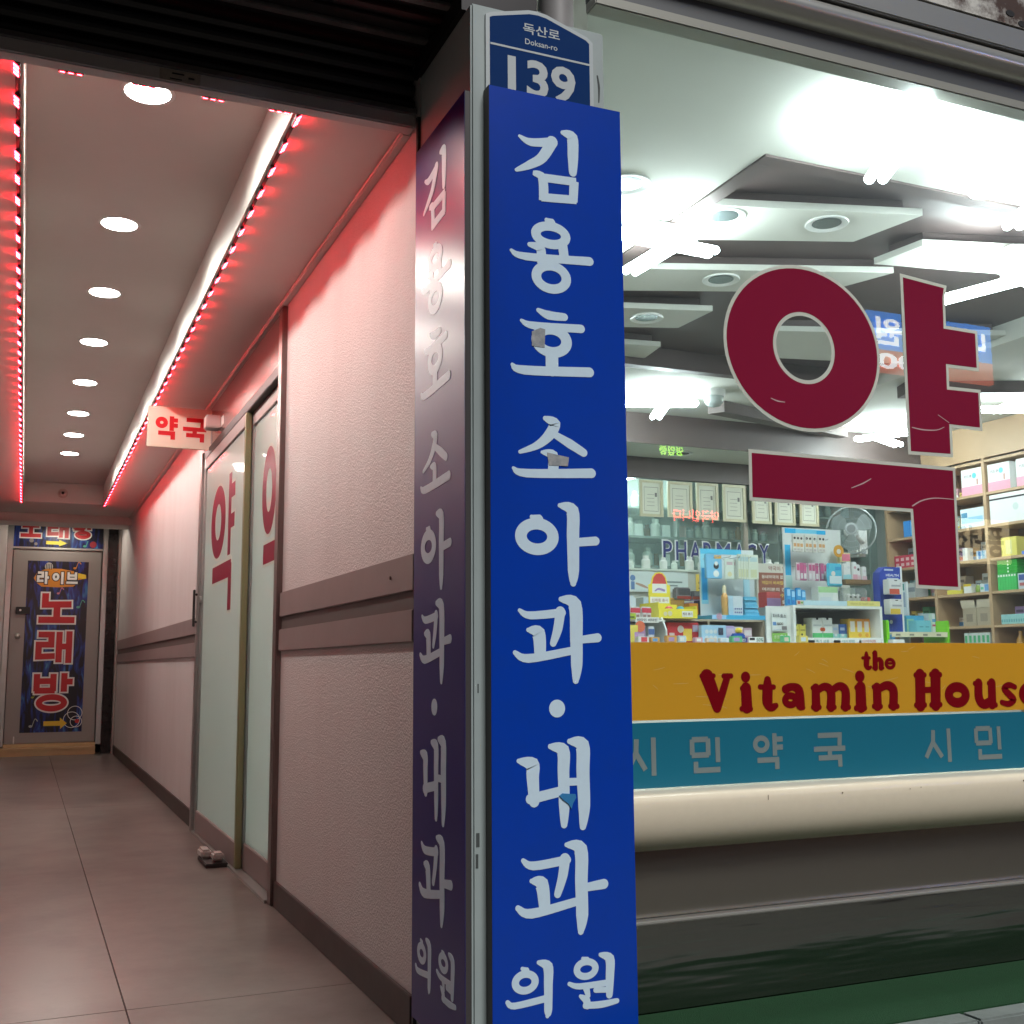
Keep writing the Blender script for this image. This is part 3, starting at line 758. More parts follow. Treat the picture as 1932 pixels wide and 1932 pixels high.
part('head', MB().box(-.157, .745, 13.07, 13.3, 2.17, 2.19), alu, t)
part('back_wall', MB().box(-.41, .95, 13.31, 13.4, 0, 2.6), concrete, t)
th = thing('door_step', 'pale wooden step under the karaoke door', 'step', (.3, 13.2, 0))
part('tread', MB().box(-.40, .742, 12.97, 13.3, .058, .085), mat('pale_step_wood', (.55, .38, .20), .35, var=(6, .4, (.4, .27, .14))), th, bevel=.003)
part('riser', MB().box(-.40, .742, 12.985, 13.3, .0, .058), mat('pale_step_wood', (.55, .38, .20), .35), th)
part('sill', MB().box(-.156, .744, 13.05, 13.3, .085, .122), mat('pale_step_wood', (.55, .38, .20), .35), th, bevel=.003)
t = thing('sign_box', 'dark blue karaoke sign with red letters and yellow arrow above the end door', 'sign', (.33, 13.1, 2.19))
part('panel', MB().box(-.155, .742, 13.08, 13.3, 2.192, 2.50), gp, t)
f2 = FA(13.08 + .002)
for g, a in (('no', -.09), ('rae', .175), ('bang', .435)):
    outlined(t, g, a, a + .20, 2.30, 2.49, .040, f2, .013)
part('arrow', MB(f2).prism([(.165, 2.225), (.295, 2.222), (.295, 2.205), (.38, 2.24), (.295, 2.275), (.295, 2.258), (.165, 2.26)], .002, .003), mat('bright_yellow_print', (.80, .68, .04), .4), t)
part('sparkle', MB(f2).disc(.02, 2.26, .022, .002, .0026).disc(.065, 2.225, .016, .002, .0026), mat('grey_print', (.25, .22, .2), .4), t)
part('ball', MB(f2).disc(.64, 2.235, .035, .002, .003), mat('dark_red_print', (.30, .02, .03), .4), t)
part('music_note', MB(f2).disc(.555, 2.215, .018, .002, .003, rv=.013).stroke([(.568, 2.215, .008), (.585, 2.27, .008)], .002, .0033), mat('green_print', (.08, .35, .26), .4), t)

# ================================================================ the pillar and its signs
t = thing('pillar', 'grey painted square pillar carrying the tall blue signs', 'pillar', (1.1, 2.58, -.12))
part('shaft', MB().box(XW, 1.288, 2.39, 2.775, -.12, 2.50), pil_m, t, bevel=.005)
part('chip', MB(FA(2.39)).box(.934, .942, .505, .535, 0, .0006).box(.933, .939, .46, .49, 0, .0006).box(.938, .941, .84, .86, 0, .0006), mat('chipped_paint', (.06, .07, .07), .8), t)
part('dirt_streak', MB(FA(2.39)).stroke([(1.268, 2.38, .004), (1.272, 2.35, .006), (1.271, 2.31, .003)], 0, .0006), mat('chipped_paint', (.06, .07, .07), .8), t)
part('edge_strip', MB().box(XW - .010, XW - .001, 2.767, 2.779, 0, 2.38), mat('dark_edge_strip', (.05, .05, .05), .4, .5), t)
solo('drain_pipe', MB().tube([(1.235, 2.56, 2.501), (1.235, 2.56, 2.9), (1.235, 2.56, 3.4)], .048, 20), mat('grey_pipe', (.26, .25, .25), .5, var=(12, .5, (.17, .15, .15))), 'grey vertical pipe rising above the address plate on the pillar', 'pipe', smooth=True)
t = thing('blue_sign', 'tall blue sign board with white brush letters on the pillar front', 'sign', (1.135, 2.372, -.05))
part('board', MB().box(.957, 1.312, 2.3565, 2.389, -.05, 2.276), edge_m, t)
part('face', MB().box(.9575, 1.3115, 2.3552, 2.3563, -.0495, 2.2755), sign_b, t)
for n_, S in GLYPH.items():
    part('letter', brush(MB(FA(2.3550)), S, 0, .0006, .957), sign_w, t)
tape = mat('clear_tape', (.28, .30, .32), .15, var=(50, .8, (.5, .5, .5)))
part('tape_scrap', MB(FA(2.3538)).prism(TAPE_A, 0, .0004), tape, t)
part('tape_scrap', MB(FA(2.3538)).prism(TAPE_B, 0, .0004), tape, t)
part('torn_patch', MB(FA(2.3536)).prism([(1.120, .610), (1.128, .615), (1.145, .613), (1.160, .612), (1.162, .604), (1.154, .592), (1.150, .580), (1.142, .592), (1.130, .600)], 0, .002), mat('torn_blue_patch', (.03, .20, .45), .5), t)
t = thing('side_sign', 'narrow blue sign with white brush letters on the corridor side of the pillar', 'sign', (.915, 2.58, .05))
part('board', MB().box(.9115, .924, 2.396, 2.764, .055, 2.272), edge_m, t)
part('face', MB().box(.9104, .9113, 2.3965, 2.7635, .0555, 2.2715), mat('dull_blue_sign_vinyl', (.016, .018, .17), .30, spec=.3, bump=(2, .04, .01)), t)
for n_, S in GLYPH.items():
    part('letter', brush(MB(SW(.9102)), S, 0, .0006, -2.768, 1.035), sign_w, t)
t = thing('address_plate', 'navy house shaped address plate numbered 139 on the pillar above the blue sign', 'sign', (1.106, 2.38, 2.27))
PP = [(.961, 2.20), (1.253, 2.20), (1.253, 2.462), (1.238, 2.474), (1.125, 2.509), (1.10, 2.512), (1.075, 2.510), (.975, 2.482), (.961, 2.474)]
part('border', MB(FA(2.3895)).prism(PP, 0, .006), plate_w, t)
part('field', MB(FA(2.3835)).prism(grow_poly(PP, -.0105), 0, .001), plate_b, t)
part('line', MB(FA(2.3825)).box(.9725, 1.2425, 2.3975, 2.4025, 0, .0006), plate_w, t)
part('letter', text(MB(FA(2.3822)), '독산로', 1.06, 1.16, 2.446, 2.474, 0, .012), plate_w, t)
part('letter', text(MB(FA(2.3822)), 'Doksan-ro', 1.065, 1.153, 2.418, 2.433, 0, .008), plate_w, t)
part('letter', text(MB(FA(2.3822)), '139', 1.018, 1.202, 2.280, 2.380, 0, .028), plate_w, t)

# ================================================================ the shop window
def extr(profile, x0, x1):
    b = MB(); k = len(profile)
    a = [b.pt(x0, y, z) for y, z in profile]; c_ = [b.pt(x1, y, z) for y, z in profile]
    for i in range(k):
        j = (i + 1) % k; b.f.append([a[i], a[j], c_[j], c_[i]])
    b.f += [a[::-1], c_]
    return b
WX0, WX1 = 1.301, 4.60
t = thing('shop_window', 'large pharmacy window with maroon letters over yellow and teal bands', 'window', (2.9, 2.5, .6))
part('pane', MB().box(WX0, WX1, 2.4965, 2.5035, .595, 2.66), win_glass, t)
part('frame', MB().box(1.25, 1.287, 2.776, 2.80, .60, 2.49), alu, t, bevel=.003)
part('frame', MB().box(WX1, WX1 + .05, 2.46, 2.54, .60, 2.66), alu, t, bevel=.003)
fw = FA(2.4955)
O = (1.959, 1.772)
part('letter', MB(fw).ring(*O, .266, .238, .266 - .094, 0, .0006, 64, wv=.238 - .092), film_w, t, label='white edged maroon letter on the window')
part('letter', MB(fw).ring(*O, .256, .228, .256 - .105, .0008, .0013, 64, wv=.228 - .103), film_r, t)
ya = [(x / 1000, z / 1000) for x, z in WIN_YA]; gi = [(x / 1000, z / 1000) for x, z in WIN_GI]
for P in (ya, gi):
    part('letter', MB(fw).prism(grow_poly(P, .010), 0, .0006), film_w, t)
    part('letter', MB(fw).prism(P, .0008, .0013), film_r, t)
scr = mat('scratched_film', (.55, .35, .37), .5)
for S in ([(2.33, 1.575, .003), (2.37, 1.571, .004), (2.42, 1.574, .003), (2.45, 1.585, .002)], [(2.10, 1.385, .002), (2.14, 1.40, .004), (2.17, 1.415, .002)], [(2.315, 1.345, .004), (2.35, 1.362, .004), (2.40, 1.372, .003), (2.47, 1.372, .002)], [(1.84, 1.618, .002), (1.862, 1.612, .004), (1.885, 1.611, .002)], [(2.43, 1.62, .002), (2.47, 1.60, .002)]):
    part('scratch', MB(fw).stroke(S, .0015, .0018), scr, t)
part('yellow_band', MB(fw).box(WX0, WX1, .763, .956, 0, .0006), film_y, t)
part('teal_band', MB(fw).box(WX0, WX1, .598, .757, 0, .0006), film_t, t)
part('letter', brush(MB(FA(2.4945)), VITAMIN, 0, .0006), film_d, t, label='dark red rounded lettering on the yellow band')
for g, a0, a1, b0, b1 in TEAL_LETTERS:
    part('letter', gothic(MB(fw), g, a0 / 1000, a1 / 1000, b0 / 1000 + .004, b1 / 1000 - .004, .0135, .0008, .0012), film_g, t)
for k in range(26):
    x = random.uniform(1.4, 2.75); z = random.uniform(.78, .94); q = random.uniform(-.4, .4); l = random.uniform(.01, .05)
    part('scratch', MB(fw).stroke([(x, z, .0006), (x + l * .5, z + q * .012, .0011), (x + l, z + q * .03, .0006)], .0008, .001), mat('faint_scratch', (.75, .55, .2), .5), t)

# sill, apron and ledge below the window
t = thing('window_sill', 'cream rounded metal sill and stainless apron under the pharmacy window', 'sill', (2.9, 2.47, .08))
prof = [(2.535, .594), (2.420, .594), (2.409, .591), (2.402, .584), (2.399, .574)]
prof += [(2.399 + .082 * (1 - math.cos(R(a))), .572 - .120 * math.sin(R(a))) for a in range(6, 91, 6)] + [(2.535, .450)]
part('sill_nose', extr(prof, 1.30, WX1 + .05), mat('cream_sill_metal', (.82, .73, .57), .24, 0.0, bump=(9, .08, .004), var=(40, .1, (.5, .42, .3))), t, smooth=True)
apr = [(2.53, .452)] + [(2.480 - .0045 * math.sin(math.pi * k / 14), .452 - .156 * k / 14) for k in range(15)] + [(2.53, .296)]
part('apron_panel', extr(apr, 1.30, 2.95), steel_w, t, smooth=True)
part('apron_panel', extr(apr, 2.953, WX1 + .05), steel_w, t, smooth=True)
part('fold', MB().box(1.30, WX1 + .05, 2.455, 2.53, .284, .294), steel, t, bevel=.003)
part('base_panel', MB().box(1.30, WX1 + .05, 2.466, 2.53, .06, .284), mat('dull_rippled_stainless', (.25, .26, .24), .18, 1.0, bump=(1.1, .6, .03), aniso=(.45, 1, 5)), t)
part('kick_board', MB().box(1.30, WX1 + .05, 2.535, 2.56, .06, .594), concrete, t)
for k in range(5):
    part('speck', MB(FA(2.3985)).disc(random.uniform(1.4, 2.7), random.uniform(.570, .576), random.uniform(.0012, .0028), 0, .0006, seg=8), mat('sill_dirt', (.16, .11, .07), .8), t)
part('seam', MB(FA(2.3986)).box(1.715, 1.7165, .566, .578, 0, .0005), mat('sill_dirt', (.16, .11, .07), .8), t)
lg = struct('window_ledge', MB().box(1.292, 5.2, 2.17, 2.463, -.12, .074), stone_m)
for k in range(10):
    x0 = 1.292 + k * .39
    part('edge_stone', MB().box(x0 + .002, x0 + .388, 2.105, 2.168, -.12, .082), stone_m, lg, bevel=.005)
solo('green_mat', MB().box(1.30, 5.1, 2.175, 2.461, .0745, .081), green_m, 'green turf mat lying on the ledge below the pharmacy window', 'mat')
# header above the window
t = thing('window_header', 'stepped stainless header with a rusty panel above the pharmacy window', 'header', (2.9, 2.4, 2.62))
part('trim', MB().box(1.30, WX1 + .05, 2.452, 2.51, 2.622, 2.652), mat('cream_trim_metal', (.34, .34, .30), .4, .2), t, bevel=.003)
part('channel', MB().box(1.30, WX1 + .05, 2.475, 2.51, 2.652, 2.722), mat('dark_channel_metal', (.11, .115, .12), .45, .3), t)
part('steel_roll', extr([(2.51, 2.722), (2.475, 2.722)] + [(2.475 - .05 * math.sin(R(a)), 2.764 - .042 * math.cos(R(a))) for a in range(10, 171, 16)] + [(2.475, 2.806), (2.51, 2.806)], 1.30, WX1 + .05), steel, t, smooth=True)
part('steel_band', MB().box(1.30, WX1 + .05, 2.435, 2.51, 2.808, 2.885), steel, t, bevel=.004)
part('rusty_panel', MB().box(1.30, WX1 + .05, 2.432, 2.56, 2.887, 3.25), rust_m, t)
for xx in (2.76, 2.81): part('slot', MB(FA(2.432)).disc(xx, 2.925 - (xx - 2.76) * .5, .018, .0004, .002, rv=.010), black_m, t)
part('front_panel', MB().box(1.30, WX1 + .05, 2.40, 2.56, 3.252, 3.9), concrete, t)

# ================================================================ the pharmacy inside
struct('shop_floor', MB().box(1.05, 7.1, 2.57, 8.4, -.05, 0), mat('shop_floor_tile', (.45, .43, .38), .35))
t = thing('shop_wall', 'pale wall behind the dispensary shelves', 'wall', (4, 8.4, 0))
part('plaster', MB().box(1.05, 7.1, 8.35, 8.45, 0, 2.9), mat('pale_shop_wall', (.55, .58, .54), .7), t)
t = thing('shop_wall', 'pale wall behind the oak shelving on the right of the shop', 'wall', (7.05, 5.5, 0))
part('plaster', MB().box(6.98, 7.1, 2.57, 8.35, 0, 2.9), mat('pale_shop_wall', (.55, .58, .54), .7), t)
part('plaster', MB().box(WX1 + .055, 6.98, 2.47, 2.57, -.12, 3.0), concrete, t)
t = thing('shop_wall', 'pale inner face of the wall shared with the corridor', 'wall', (1.07, 5.5, 0))
part('plaster', MB().box(1.046, 1.06, 2.78, 4.45, 0, 2.9).box(1.046, 1.06, 6.71, 8.35, 0, 2.9).box(1.046, 1.06, 4.45, 6.71, 2.15, 2.9), mat('pale_shop_wall', (.55, .58, .54), .7), t)

# ceiling: white slab, wood recess, slanted white panels, dropped bulkhead
cs = struct('shop_ceiling', MB().box(1.06, 6.98, 2.511, 3.19, 2.72, 2.86).box(1.06, 2.37, 3.19, 7.05, 2.72, 2.86).box(2.37, 6.98, 5.95, 7.05, 2.72, 2.86).box(5.1, 6.98, 3.19, 5.95, 2.72, 2.86), shop_ceil_m)
part('recess_board', MB().box(2.37, 5.1, 3.19, 5.95, 2.835, 2.86), wood_c, cs)
part('edge_board', MB().box(2.372, 5.1, 3.192, 3.262, 2.712, 2.834), wood_c, cs)
part('edge_board', MB().box(2.372, 2.442, 3.263, 5.94, 2.712, 2.834), wood_c, cs)
part('edge_board', MB().box(2.443, 5.1, 5.87, 5.94, 2.712, 2.834), wood_c, cs)
for P in ([(2.45, 3.735), (3.37, 3.48), (3.30, 3.83), (2.46, 4.14)],
          [(2.45, 4.54), (3.75, 4.08), (3.62, 4.44), (2.45, 4.88)],
          [(2.45, 5.14), (3.27, 4.91), (3.26, 5.24), (2.45, 5.52)],
          [(3.62, 3.75), (5.08, 3.35), (5.08, 3.75), (3.58, 4.02)],
          [(3.75, 5.10), (5.08, 4.66), (5.08, 5.35), (3.95, 5.60)],
          [(2.9, 5.66), (3.36, 5.60), (3.40, 5.86), (2.9, 5.86)]):
    part('slanted_panel', MB().prism(P, 2.755, 2.785), shop_ceil_m, cs)
    part('panel_frame', MB().prism(grow_poly(P, -.04), 2.786, 2.834), wood_c, cs)
part('beam', MB().prism([(4.33, 6.60), (5.75, 6.98), (5.80, 6.90), (4.40, 6.50)], 2.64, 2.719), wood_c, cs)
part('beam', MB().prism([(5.2, 5.6), (6.6, 5.0), (6.65, 5.12), (5.25, 5.74)], 2.64, 2.719), wood_c, cs)
part('beam', MB().prism([(5.9, 4.3), (6.9, 4.0), (6.92, 4.15), (5.95, 4.45)], 2.64, 2.719), wood_c, cs)
bk = struct('bulkhead', MB().box(1.06, 6.98, 7.06, 8.35, 2.50, 2.72), shop_ceil_m)
part('front_board', MB().box(1.06, 6.98, 7.05, 7.06, 2.497, 2.72), wood_c, bk)
part('fascia', MB().box(1.06, 6.66, 7.545, 7.60, 2.335, 2.499), wood_c, bk)

# recessed (unlit) downlights in the shop ceiling
dkm = mat('downlight_reflector', (.30, .36, .37), .25, .8)
dd = thing('ceiling_can', 'round unlit recessed can light in the white ceiling near the window', 'can light', (2.03, 3.6, 2.705), 'unlit can lights in the shop ceiling')
part('trim_ring', MB().lathe(2.03, 3.6, [(.062, 2.7195), (.088, 2.712), (.092, 2.716), (.09, 2.7198)], 28), white_m, dd, smooth=True)
part('reflector', MB().lathe(2.03, 3.6, [(.0615, 2.7175), (.0615, 2.7185)], 28), dkm, dd)
for k, (x, y, z, lb) in enumerate(((2.60, 3.80, 2.740, 'round unlit can light at the left end of the nearest slanted panel'), (3.05, 3.70, 2.740, 'round unlit can light at the right end of the nearest slanted panel'), (3.03, 4.47, 2.740, 'round unlit can light in the second slanted panel'), (3.0, 5.14, 2.740, 'small looking unlit can light in the third slanted panel'), (5.3, 4.4, 2.705, 'round unlit can light in the white ceiling on the right'), (4.55, 7.32, 2.485, 'left unlit can light in the bulkhead above the certificates'), (5.32, 7.36, 2.485, 'right unlit can light in the bulkhead above the certificates'))):
    dup_thing(dd, (x, y, z), lb)

# crossed tube lamps
def cross_lamp(x, y, z, rot, ln, label, top=2.7198):
    t = thing('crossed_tube_lamp', label, 'lamp', (x, y, z), 'crossed tube lamps on the shop ceiling')
    part('base', MB().box(x - .05, x + .05, y - .05, y + .05, z + .045, top), white_m, t, bevel=.006)
    for i, a in enumerate((rot, rot + R(88))):
        for s_ in (-1, 1):
            ca, sa = math.cos(a), math.sin(a); o = .024 * s_; dz = -.02 if i else .02
            q = [(x + ca * l - sa * o, y + sa * l + ca * o, z + dz) for l in (-ln, -ln + .012, 0, ln - .012, ln)]
            part('tube', MB().tube(q, [.010, .018, .018, .018, .010], 12), tube_m, t, smooth=True)
        part('clip', MB().box(x + ca * .05 - .008, x + ca * .05 + .008, y + sa * .05 - .008, y + sa * .05 + .008, z + dz + .0185, z + .05), white_m, t)
    return t
cross_lamp(2.36, 3.90, 2.62, R(4), .27, 'lit crossed tube lamp beside the blue sign, over the ceiling recess edge', 2.711)
cross_lamp(2.60, 2.78, 2.62, R(-22), .25, 'lit crossed tube lamp on the ceiling just inside the window top')
cross_lamp(3.40, 2.92, 2.62, R(-22), .25, 'lit crossed tube lamp at the right picture edge near the window')
cross_lamp(4.02, 3.62, 2.62, R(20), .36, 'lit crossed tube lamp behind the upper right of the maroon letter', 2.754)
cross_lamp(3.86, 6.45, 2.62, R(-20), .25, 'lit crossed tube lamp low beside the blue sign, above the certificates')
cross_lamp(5.96, 6.66, 2.60, R(-62), .24, 'lit crossed tube lamp over the oak shelving behind the letter')
cross_lamp(6.02, 5.50, 2.60, R(-110), .24, 'lit crossed tube lamp high at the right picture edge above the shelving')
cross_lamp(4.32, 7.95, 2.40, R(10), .2, 'lit crossed tube lamp behind the glass partition, left of the certificates', 2.499)
# smoke detector
t = thing('smoke_detector', 'white round dome detector hanging from the shop ceiling', 'detector', (4.17, 6.28, 2.60))
part('base', MB().lathe(4.17, 6.28, [(.072, 2.675), (.078, 2.685), (.078, 2.7195)], 26), white_m, t, smooth=True)
part('dome', MB().lathe(4.17, 6.28, [(.012, 2.606), (.04, 2.614), (.06, 2.635), (.066, 2.66), (.066, 2.6745)], 26), mat('pale_dome', (.5, .55, .55), .15), t, smooth=True)

# ---- dispensary partition with certificates and lettering
t = thing('glass_partition', 'glass dispensary partition with navy lettering across the back of the shop', 'partition', (4.2, 7.6, 0))
part('lower_panel', MB().box(1.06, 6.64, 7.585, 7.615, 0, 1.25), wood_s, t)
for a, b in ((1.06, 3.05), (3.09, 5.28), (5.32, 6.64)):
    part('pane', MB().box(a, b, 7.597, 7.603, 1.25, 2.335), part_glass, t)
for a in (3.05, 5.28): part('mullion', MB().box(a, a + .04, 7.58, 7.62, 1.25, 2.335), mat('greyish_wood', (.25, .21, .17), .5), t)
fp = FA(7.592)
navy = mat('navy_letter', (.012, .018, .13), .4)
for ch, a0, a1 in zip('PHARMACY', (4.532, 4.648, 4.772, 4.898, 5.022, 5.190, 5.302, 5.430), (4.612, 4.742, 4.880, 4.990, 5.150, 5.284, 5.398, 5.522)):
    part('letter', text(MB(fp), ch, a0 - .011, a1 + .011, 1.697, 1.868, 0, .035), white_l, t)
    part('letter', text(MB(fp), ch, a0, a1, 1.708, 1.857, .003, .012), navy, t)
CF = mat('gilt_cream_frame', (.55, .50, .34), .4); CP = mat('certificate_paper', (.66, .66, .55), .6); CI = mat('certificate_ink', (.12, .12, .10), .6)
cert = ((4.302, 4.508, 2.032, 2.318), (4.55, 4.773, 2.037, 2.319), (4.812, 5.015, 2.028, 2.323), (5.059, 5.272, 2.025, 2.324), (5.335, 5.521, 2.022, 2.324), (5.554, 5.754, 2.018, 2.323), (5.80, 5.99, 2.02, 2.32))
cl = ['leftmost framed certificate, with a small photo at the right', 'second framed certificate from the left, with a plain sheet', 'third framed certificate from the left, with a dark double border', 'fourth framed certificate from the left, with a curved heading', 'fifth framed certificate from the left, next to the mullion', 'sixth framed certificate from the left, below the maroon letter', 'rightmost framed certificate, near the fan']
for k, (a, b, z0, z1) in enumerate(cert):
    t = thing('certificate', cl[k], 'certificate', ((a + b) / 2, 7.54, z0), 'framed certificates on the dispensary partition')
    fc = FA(7.545)
    part('frame', MB(fc).box(a, b, z0, z0 + .022, 0, .015).box(a, b, z1 - .022, z1, 0, .015).box(a, a + .022, z0 + .022, z1 - .022, 0, .015).box(b - .022, b, z0 + .022, z1 - .022, 0, .015), CF, t)
    part('paper', MB(fc).box(a + .022, b - .022, z0 + .022, z1 - .022, 0, .006), CP, t)
    w_ = b - a; h_ = z1 - z0
    part('border', MB(fc).box(a + w_ * .2, b - w_ * .2, z1 - h_ * .2, z1 - h_ * .19, .0062, .0068).box(a + w_ * .2, b - w_ * .2, z0 + h_ * .15, z0 + h_ * .16, .0062, .0068).box(a + w_ * .2, a + w_ * .21, z0 + h_ * .16, z1 - h_ * .2, .0062, .0068).box(b - w_ * .21, b - w_ * .2, z0 + h_ * .16, z1 - h_ * .2, .0062, .0068), CI, t)
    if k != 1: part('photo', MB(fc).box(b - w_ * .34, b - w_ * .25, z0 + h_ * .55, z0 + h_ * .66, .0062, .0072), GREY and mat('photo_print', (.18, .17, .16), .5), t)
    for q in range(4): part('text_line', MB(fc).box(a + w_ * (.30 + .03 * (q % 2)), b - w_ * .36, z0 + h_ * (.30 + q * .10), z0 + h_ * (.308 + q * .10), .0062, .0068), CI, t)
# dispensary shelving with bottles
t = thing('dispensary_shelf', 'pale shelving behind the glass partition', 'shelf', (4.6, 8.15, 0))
for z in (1.22, 1.46, 1.70, 1.94, 2.18): part('shelf_board', MB().box(2.9, 6.9, 7.98, 8.34, z - .018, z), mat('grey_shelf', (.34, .36, .34), .5), t)
for x in (2.9, 3.9, 4.9, 5.9, 6.88): part('upright', MB().box(x, x + .02, 7.98, 8.34, 0, 2.45), mat('grey_shelf', (.34, .36, .34), .5), t)
bott = []
for rr, hh, cc in ((.036, .13, (.72, .74, .70)), (.03, .105, (.62, .68, .62)), (.042, .15, (.70, .70, .66)), (.028, .12, (.30, .14, .04)), (.035, .09, (.55, .62, .66))):
    mm = mat('bottle_%d' % int(rr * 1000 + hh * 10000), cc, .35)
    b_ = MB().lathe(0, 0, [(rr * .92, 0), (rr, .006), (rr, hh * .68), (rr * .6, hh * .80), (rr * .6, hh * .82), (rr * .66, hh * .83), (rr * .66, hh * .99), (rr * .5, hh)], 14)
    bott.append(b_.mesh('bottle', mm, (0, 0, 0), smooth=True))
ORD = ['first', 'second', 'third', 'fourth', 'fifth', 'sixth', 'seventh', 'eighth', 'ninth', 'tenth', 'eleventh', 'twelfth', 'thirteenth']
bxs = []
for cc in (WHITE, (.6, .62, .55), (.45, .55, .6), (.6, .4, .38), (.55, .5, .3)):
    bxs.append(MB().box(-.035, .035, -.03, .03, 0, .10).mesh('medicine_box', card(cc), (0, 0, 0)))
n_b = 0
for z in (1.46, 1.70, 1.94, 2.18):
    x = 3.75
    while x < 6.75:
        if z > 2.1 and random.random() < .5: x += .12; continue
        near = min(abs(x - q) for q in (3.91, 4.91, 5.91))
        if near > .06:
            for row in (8.05, 8.18):
                if random.random() < .25: continue
                if random.random() < .6:
                    o = bpy.data.objects.new('bottle', random.choice(bott)); o['label'] = 'small medicine bottle behind the glass partition, on the %s shelf' % {1.46: 'lowest visible', 1.70: 'second lowest', 1.94: 'second highest', 2.18: 'highest'}[z]; o['category'] = 'bottle'; o['group'] = 'bottles on the dispensary shelves'
                else:
                    o = bpy.data.objects.new('medicine_box', random.choice(bxs)); o['label'] = 'small medicine box behind the glass partition, on the %s shelf' % {1.46: 'lowest visible', 1.70: 'second lowest', 1.94: 'second highest', 2.18: 'highest'}[z]; o['category'] = 'box'; o['group'] = 'boxes on the dispensary shelves'
                col.objects.link(o); o.location = (x + random.uniform(-.008, .008), row + random.uniform(-.01, .01), z); n_b += 1
                o.rotation_euler.z = random.uniform(-.05, .05)
        x += .082

# ---- generic printed packs
def item(fr_, name, label, cat, a0, a1, b0, b1, dep, c_, deco=(), group=None, bev=.002):
    """a carton or pack: front face in the plane fr_, printed fields as thin parts"""
    if not deco:
        return solo(name, MB(fr_).box(a0, a1, b0, b1, -dep, 0), card(c_), label, cat, group, bevel=bev)
    bs = base_of(MB(fr_).box(a0, a1, b0, b1, -dep, 0).v)
    t = thing(name, label, cat, bs, group)
    part('carton', MB(fr_).box(a0, a1, b0, b1, -dep, 0), card(c_), t, bevel=bev)
    W_, H_ = a1 - a0, b1 - b0
    for k, q in enumerate(deco):
        nm, x0, z0, x1, z1, cc = q[:6]
        n0, n1 = .0004 + k * .0004, .0009 + k * .0004
        if nm.startswith('T:'):
            part('print', text(MB(fr_), nm[2:], a0 + x0 * W_, a0 + x1 * W_, b0 + z0 * H_, b0 + z1 * H_, n1, .02), card(cc), t)
        elif nm == 'disc':
            part('print', MB(fr_).disc(a0 + x0 * W_, b0 + z0 * H_, x1 * W_, n0, n1), card(cc), t)
        else:
            part(nm, MB(fr_).box(a0 + x0 * W_, a0 + x1 * W_, b0 + z0 * H_, b0 + z1 * H_, n0, n1), card(cc), t)
    return t

# ---- back counter with posters
t = thing('dispensing_counter', 'tall pale dispensing counter in front of the glass partition', 'counter', (5.0, 7.4, 0))
part('body', MB().box(3.3, 6.05, 7.26, 7.54, 0, 1.585), mat('pale_counter', (.50, .52, .46), .5), t)
part('top', MB().box(3.28, 6.07, 7.245, 7.545, 1.585, 1.603), mat('pale_counter_top', (.60, .66, .58), .2), t, bevel=.003)
for k in range(13):
    x = 4.02 + k * .117 + random.uniform(-.02, .02)
    o = bpy.data.objects.new('bottle', bott[k % 3]); col.objects.link(o); o.location = (x, 7.36 + random.uniform(-.03, .03), 1.603); o.scale = (.8, .8, .72)
    o['label'] = 'white bottle on the tall dispensing counter, %s from the left' % ORD[k]; o['category'] = 'bottle'; o['group'] = 'bottles on the dispensing counter'
f7 = FA(7.2435)
t = thing('poster', 'white illustrated poster on the front of the dispensing counter', 'poster', (4.25, 7.24, 1.40))
part('sheet', MB(f7).box(3.97, 4.53, 1.43, 1.58, 0, .003), card((.62, .70, .68)), t)
part('figure', MB(f7).disc(4.06, 1.53, .022, .0035, .004).box(4.045, 4.075, 1.445, 1.505, .0035, .004), card((.12, .22, .42)), t)
part('arm', MB(f7).stroke([(4.09, 1.49, .014), (4.14, 1.475, .02), (4.18, 1.46, .012)], .0035, .004), card((.45, .30, .22)), t)
part('text_line', MB(f7).box(4.28, 4.48, 1.50, 1.512, .0035, .004).box(4.28, 4.44, 1.475, 1.484, .0035, .004), card((.2, .25, .25)), t)
t = thing('poster', 'yellow price poster on the front of the dispensing counter', 'poster', (4.65, 7.24, 1.37))
part('sheet', MB(f7).box(4.60, 4.70, 1.38, 1.57, 0, .003), card((.72, .52, .10)), t)
part('text_line', MB(f7).box(4.62, 4.68, 1.50, 1.512, .0035, .004).box(4.62, 4.67, 1.46, 1.47, .0035, .004), card((.15, .10, .02)), t)
t = thing('notice_board', 'brown and white notice with white and yellow writing on the dispensing counter', 'notice', (5.28, 7.2, 1.30))
f8 = FA(7.238)
part('board', MB(f8).box(5.14, 5.46, 1.30, 1.668, 0, .006), card((.60, .58, .52)), t)
part('field', MB(f8).box(5.155, 5.46, 1.30, 1.598, .0063, .007), card((.27, .10, .07)), t)
part('letter', text(MB(f8), '약국이 영리', 5.25, 5.45, 1.615, 1.65, .0068, .02), card((.25, .10, .10)), t)
for k, (s_, cc) in enumerate((('동네약국의 없어지', (.7, .66, .6)), ('약값이 비싸집니다', (.70, .50, .12)), ('여러분의 건강', (.7, .66, .6)), ('돈벌이 수단', (.70, .50, .12)), ('일자리가 줄어', (.7, .66, .6)), ('실업자', (.70, .50, .12)))):
    z = 1.552 - k * .045 - (k // 2) * .006
    part('letter', text(MB(f8), s_, 5.185, 5.445, z, z + .028, .0075, .02), card(cc), t)

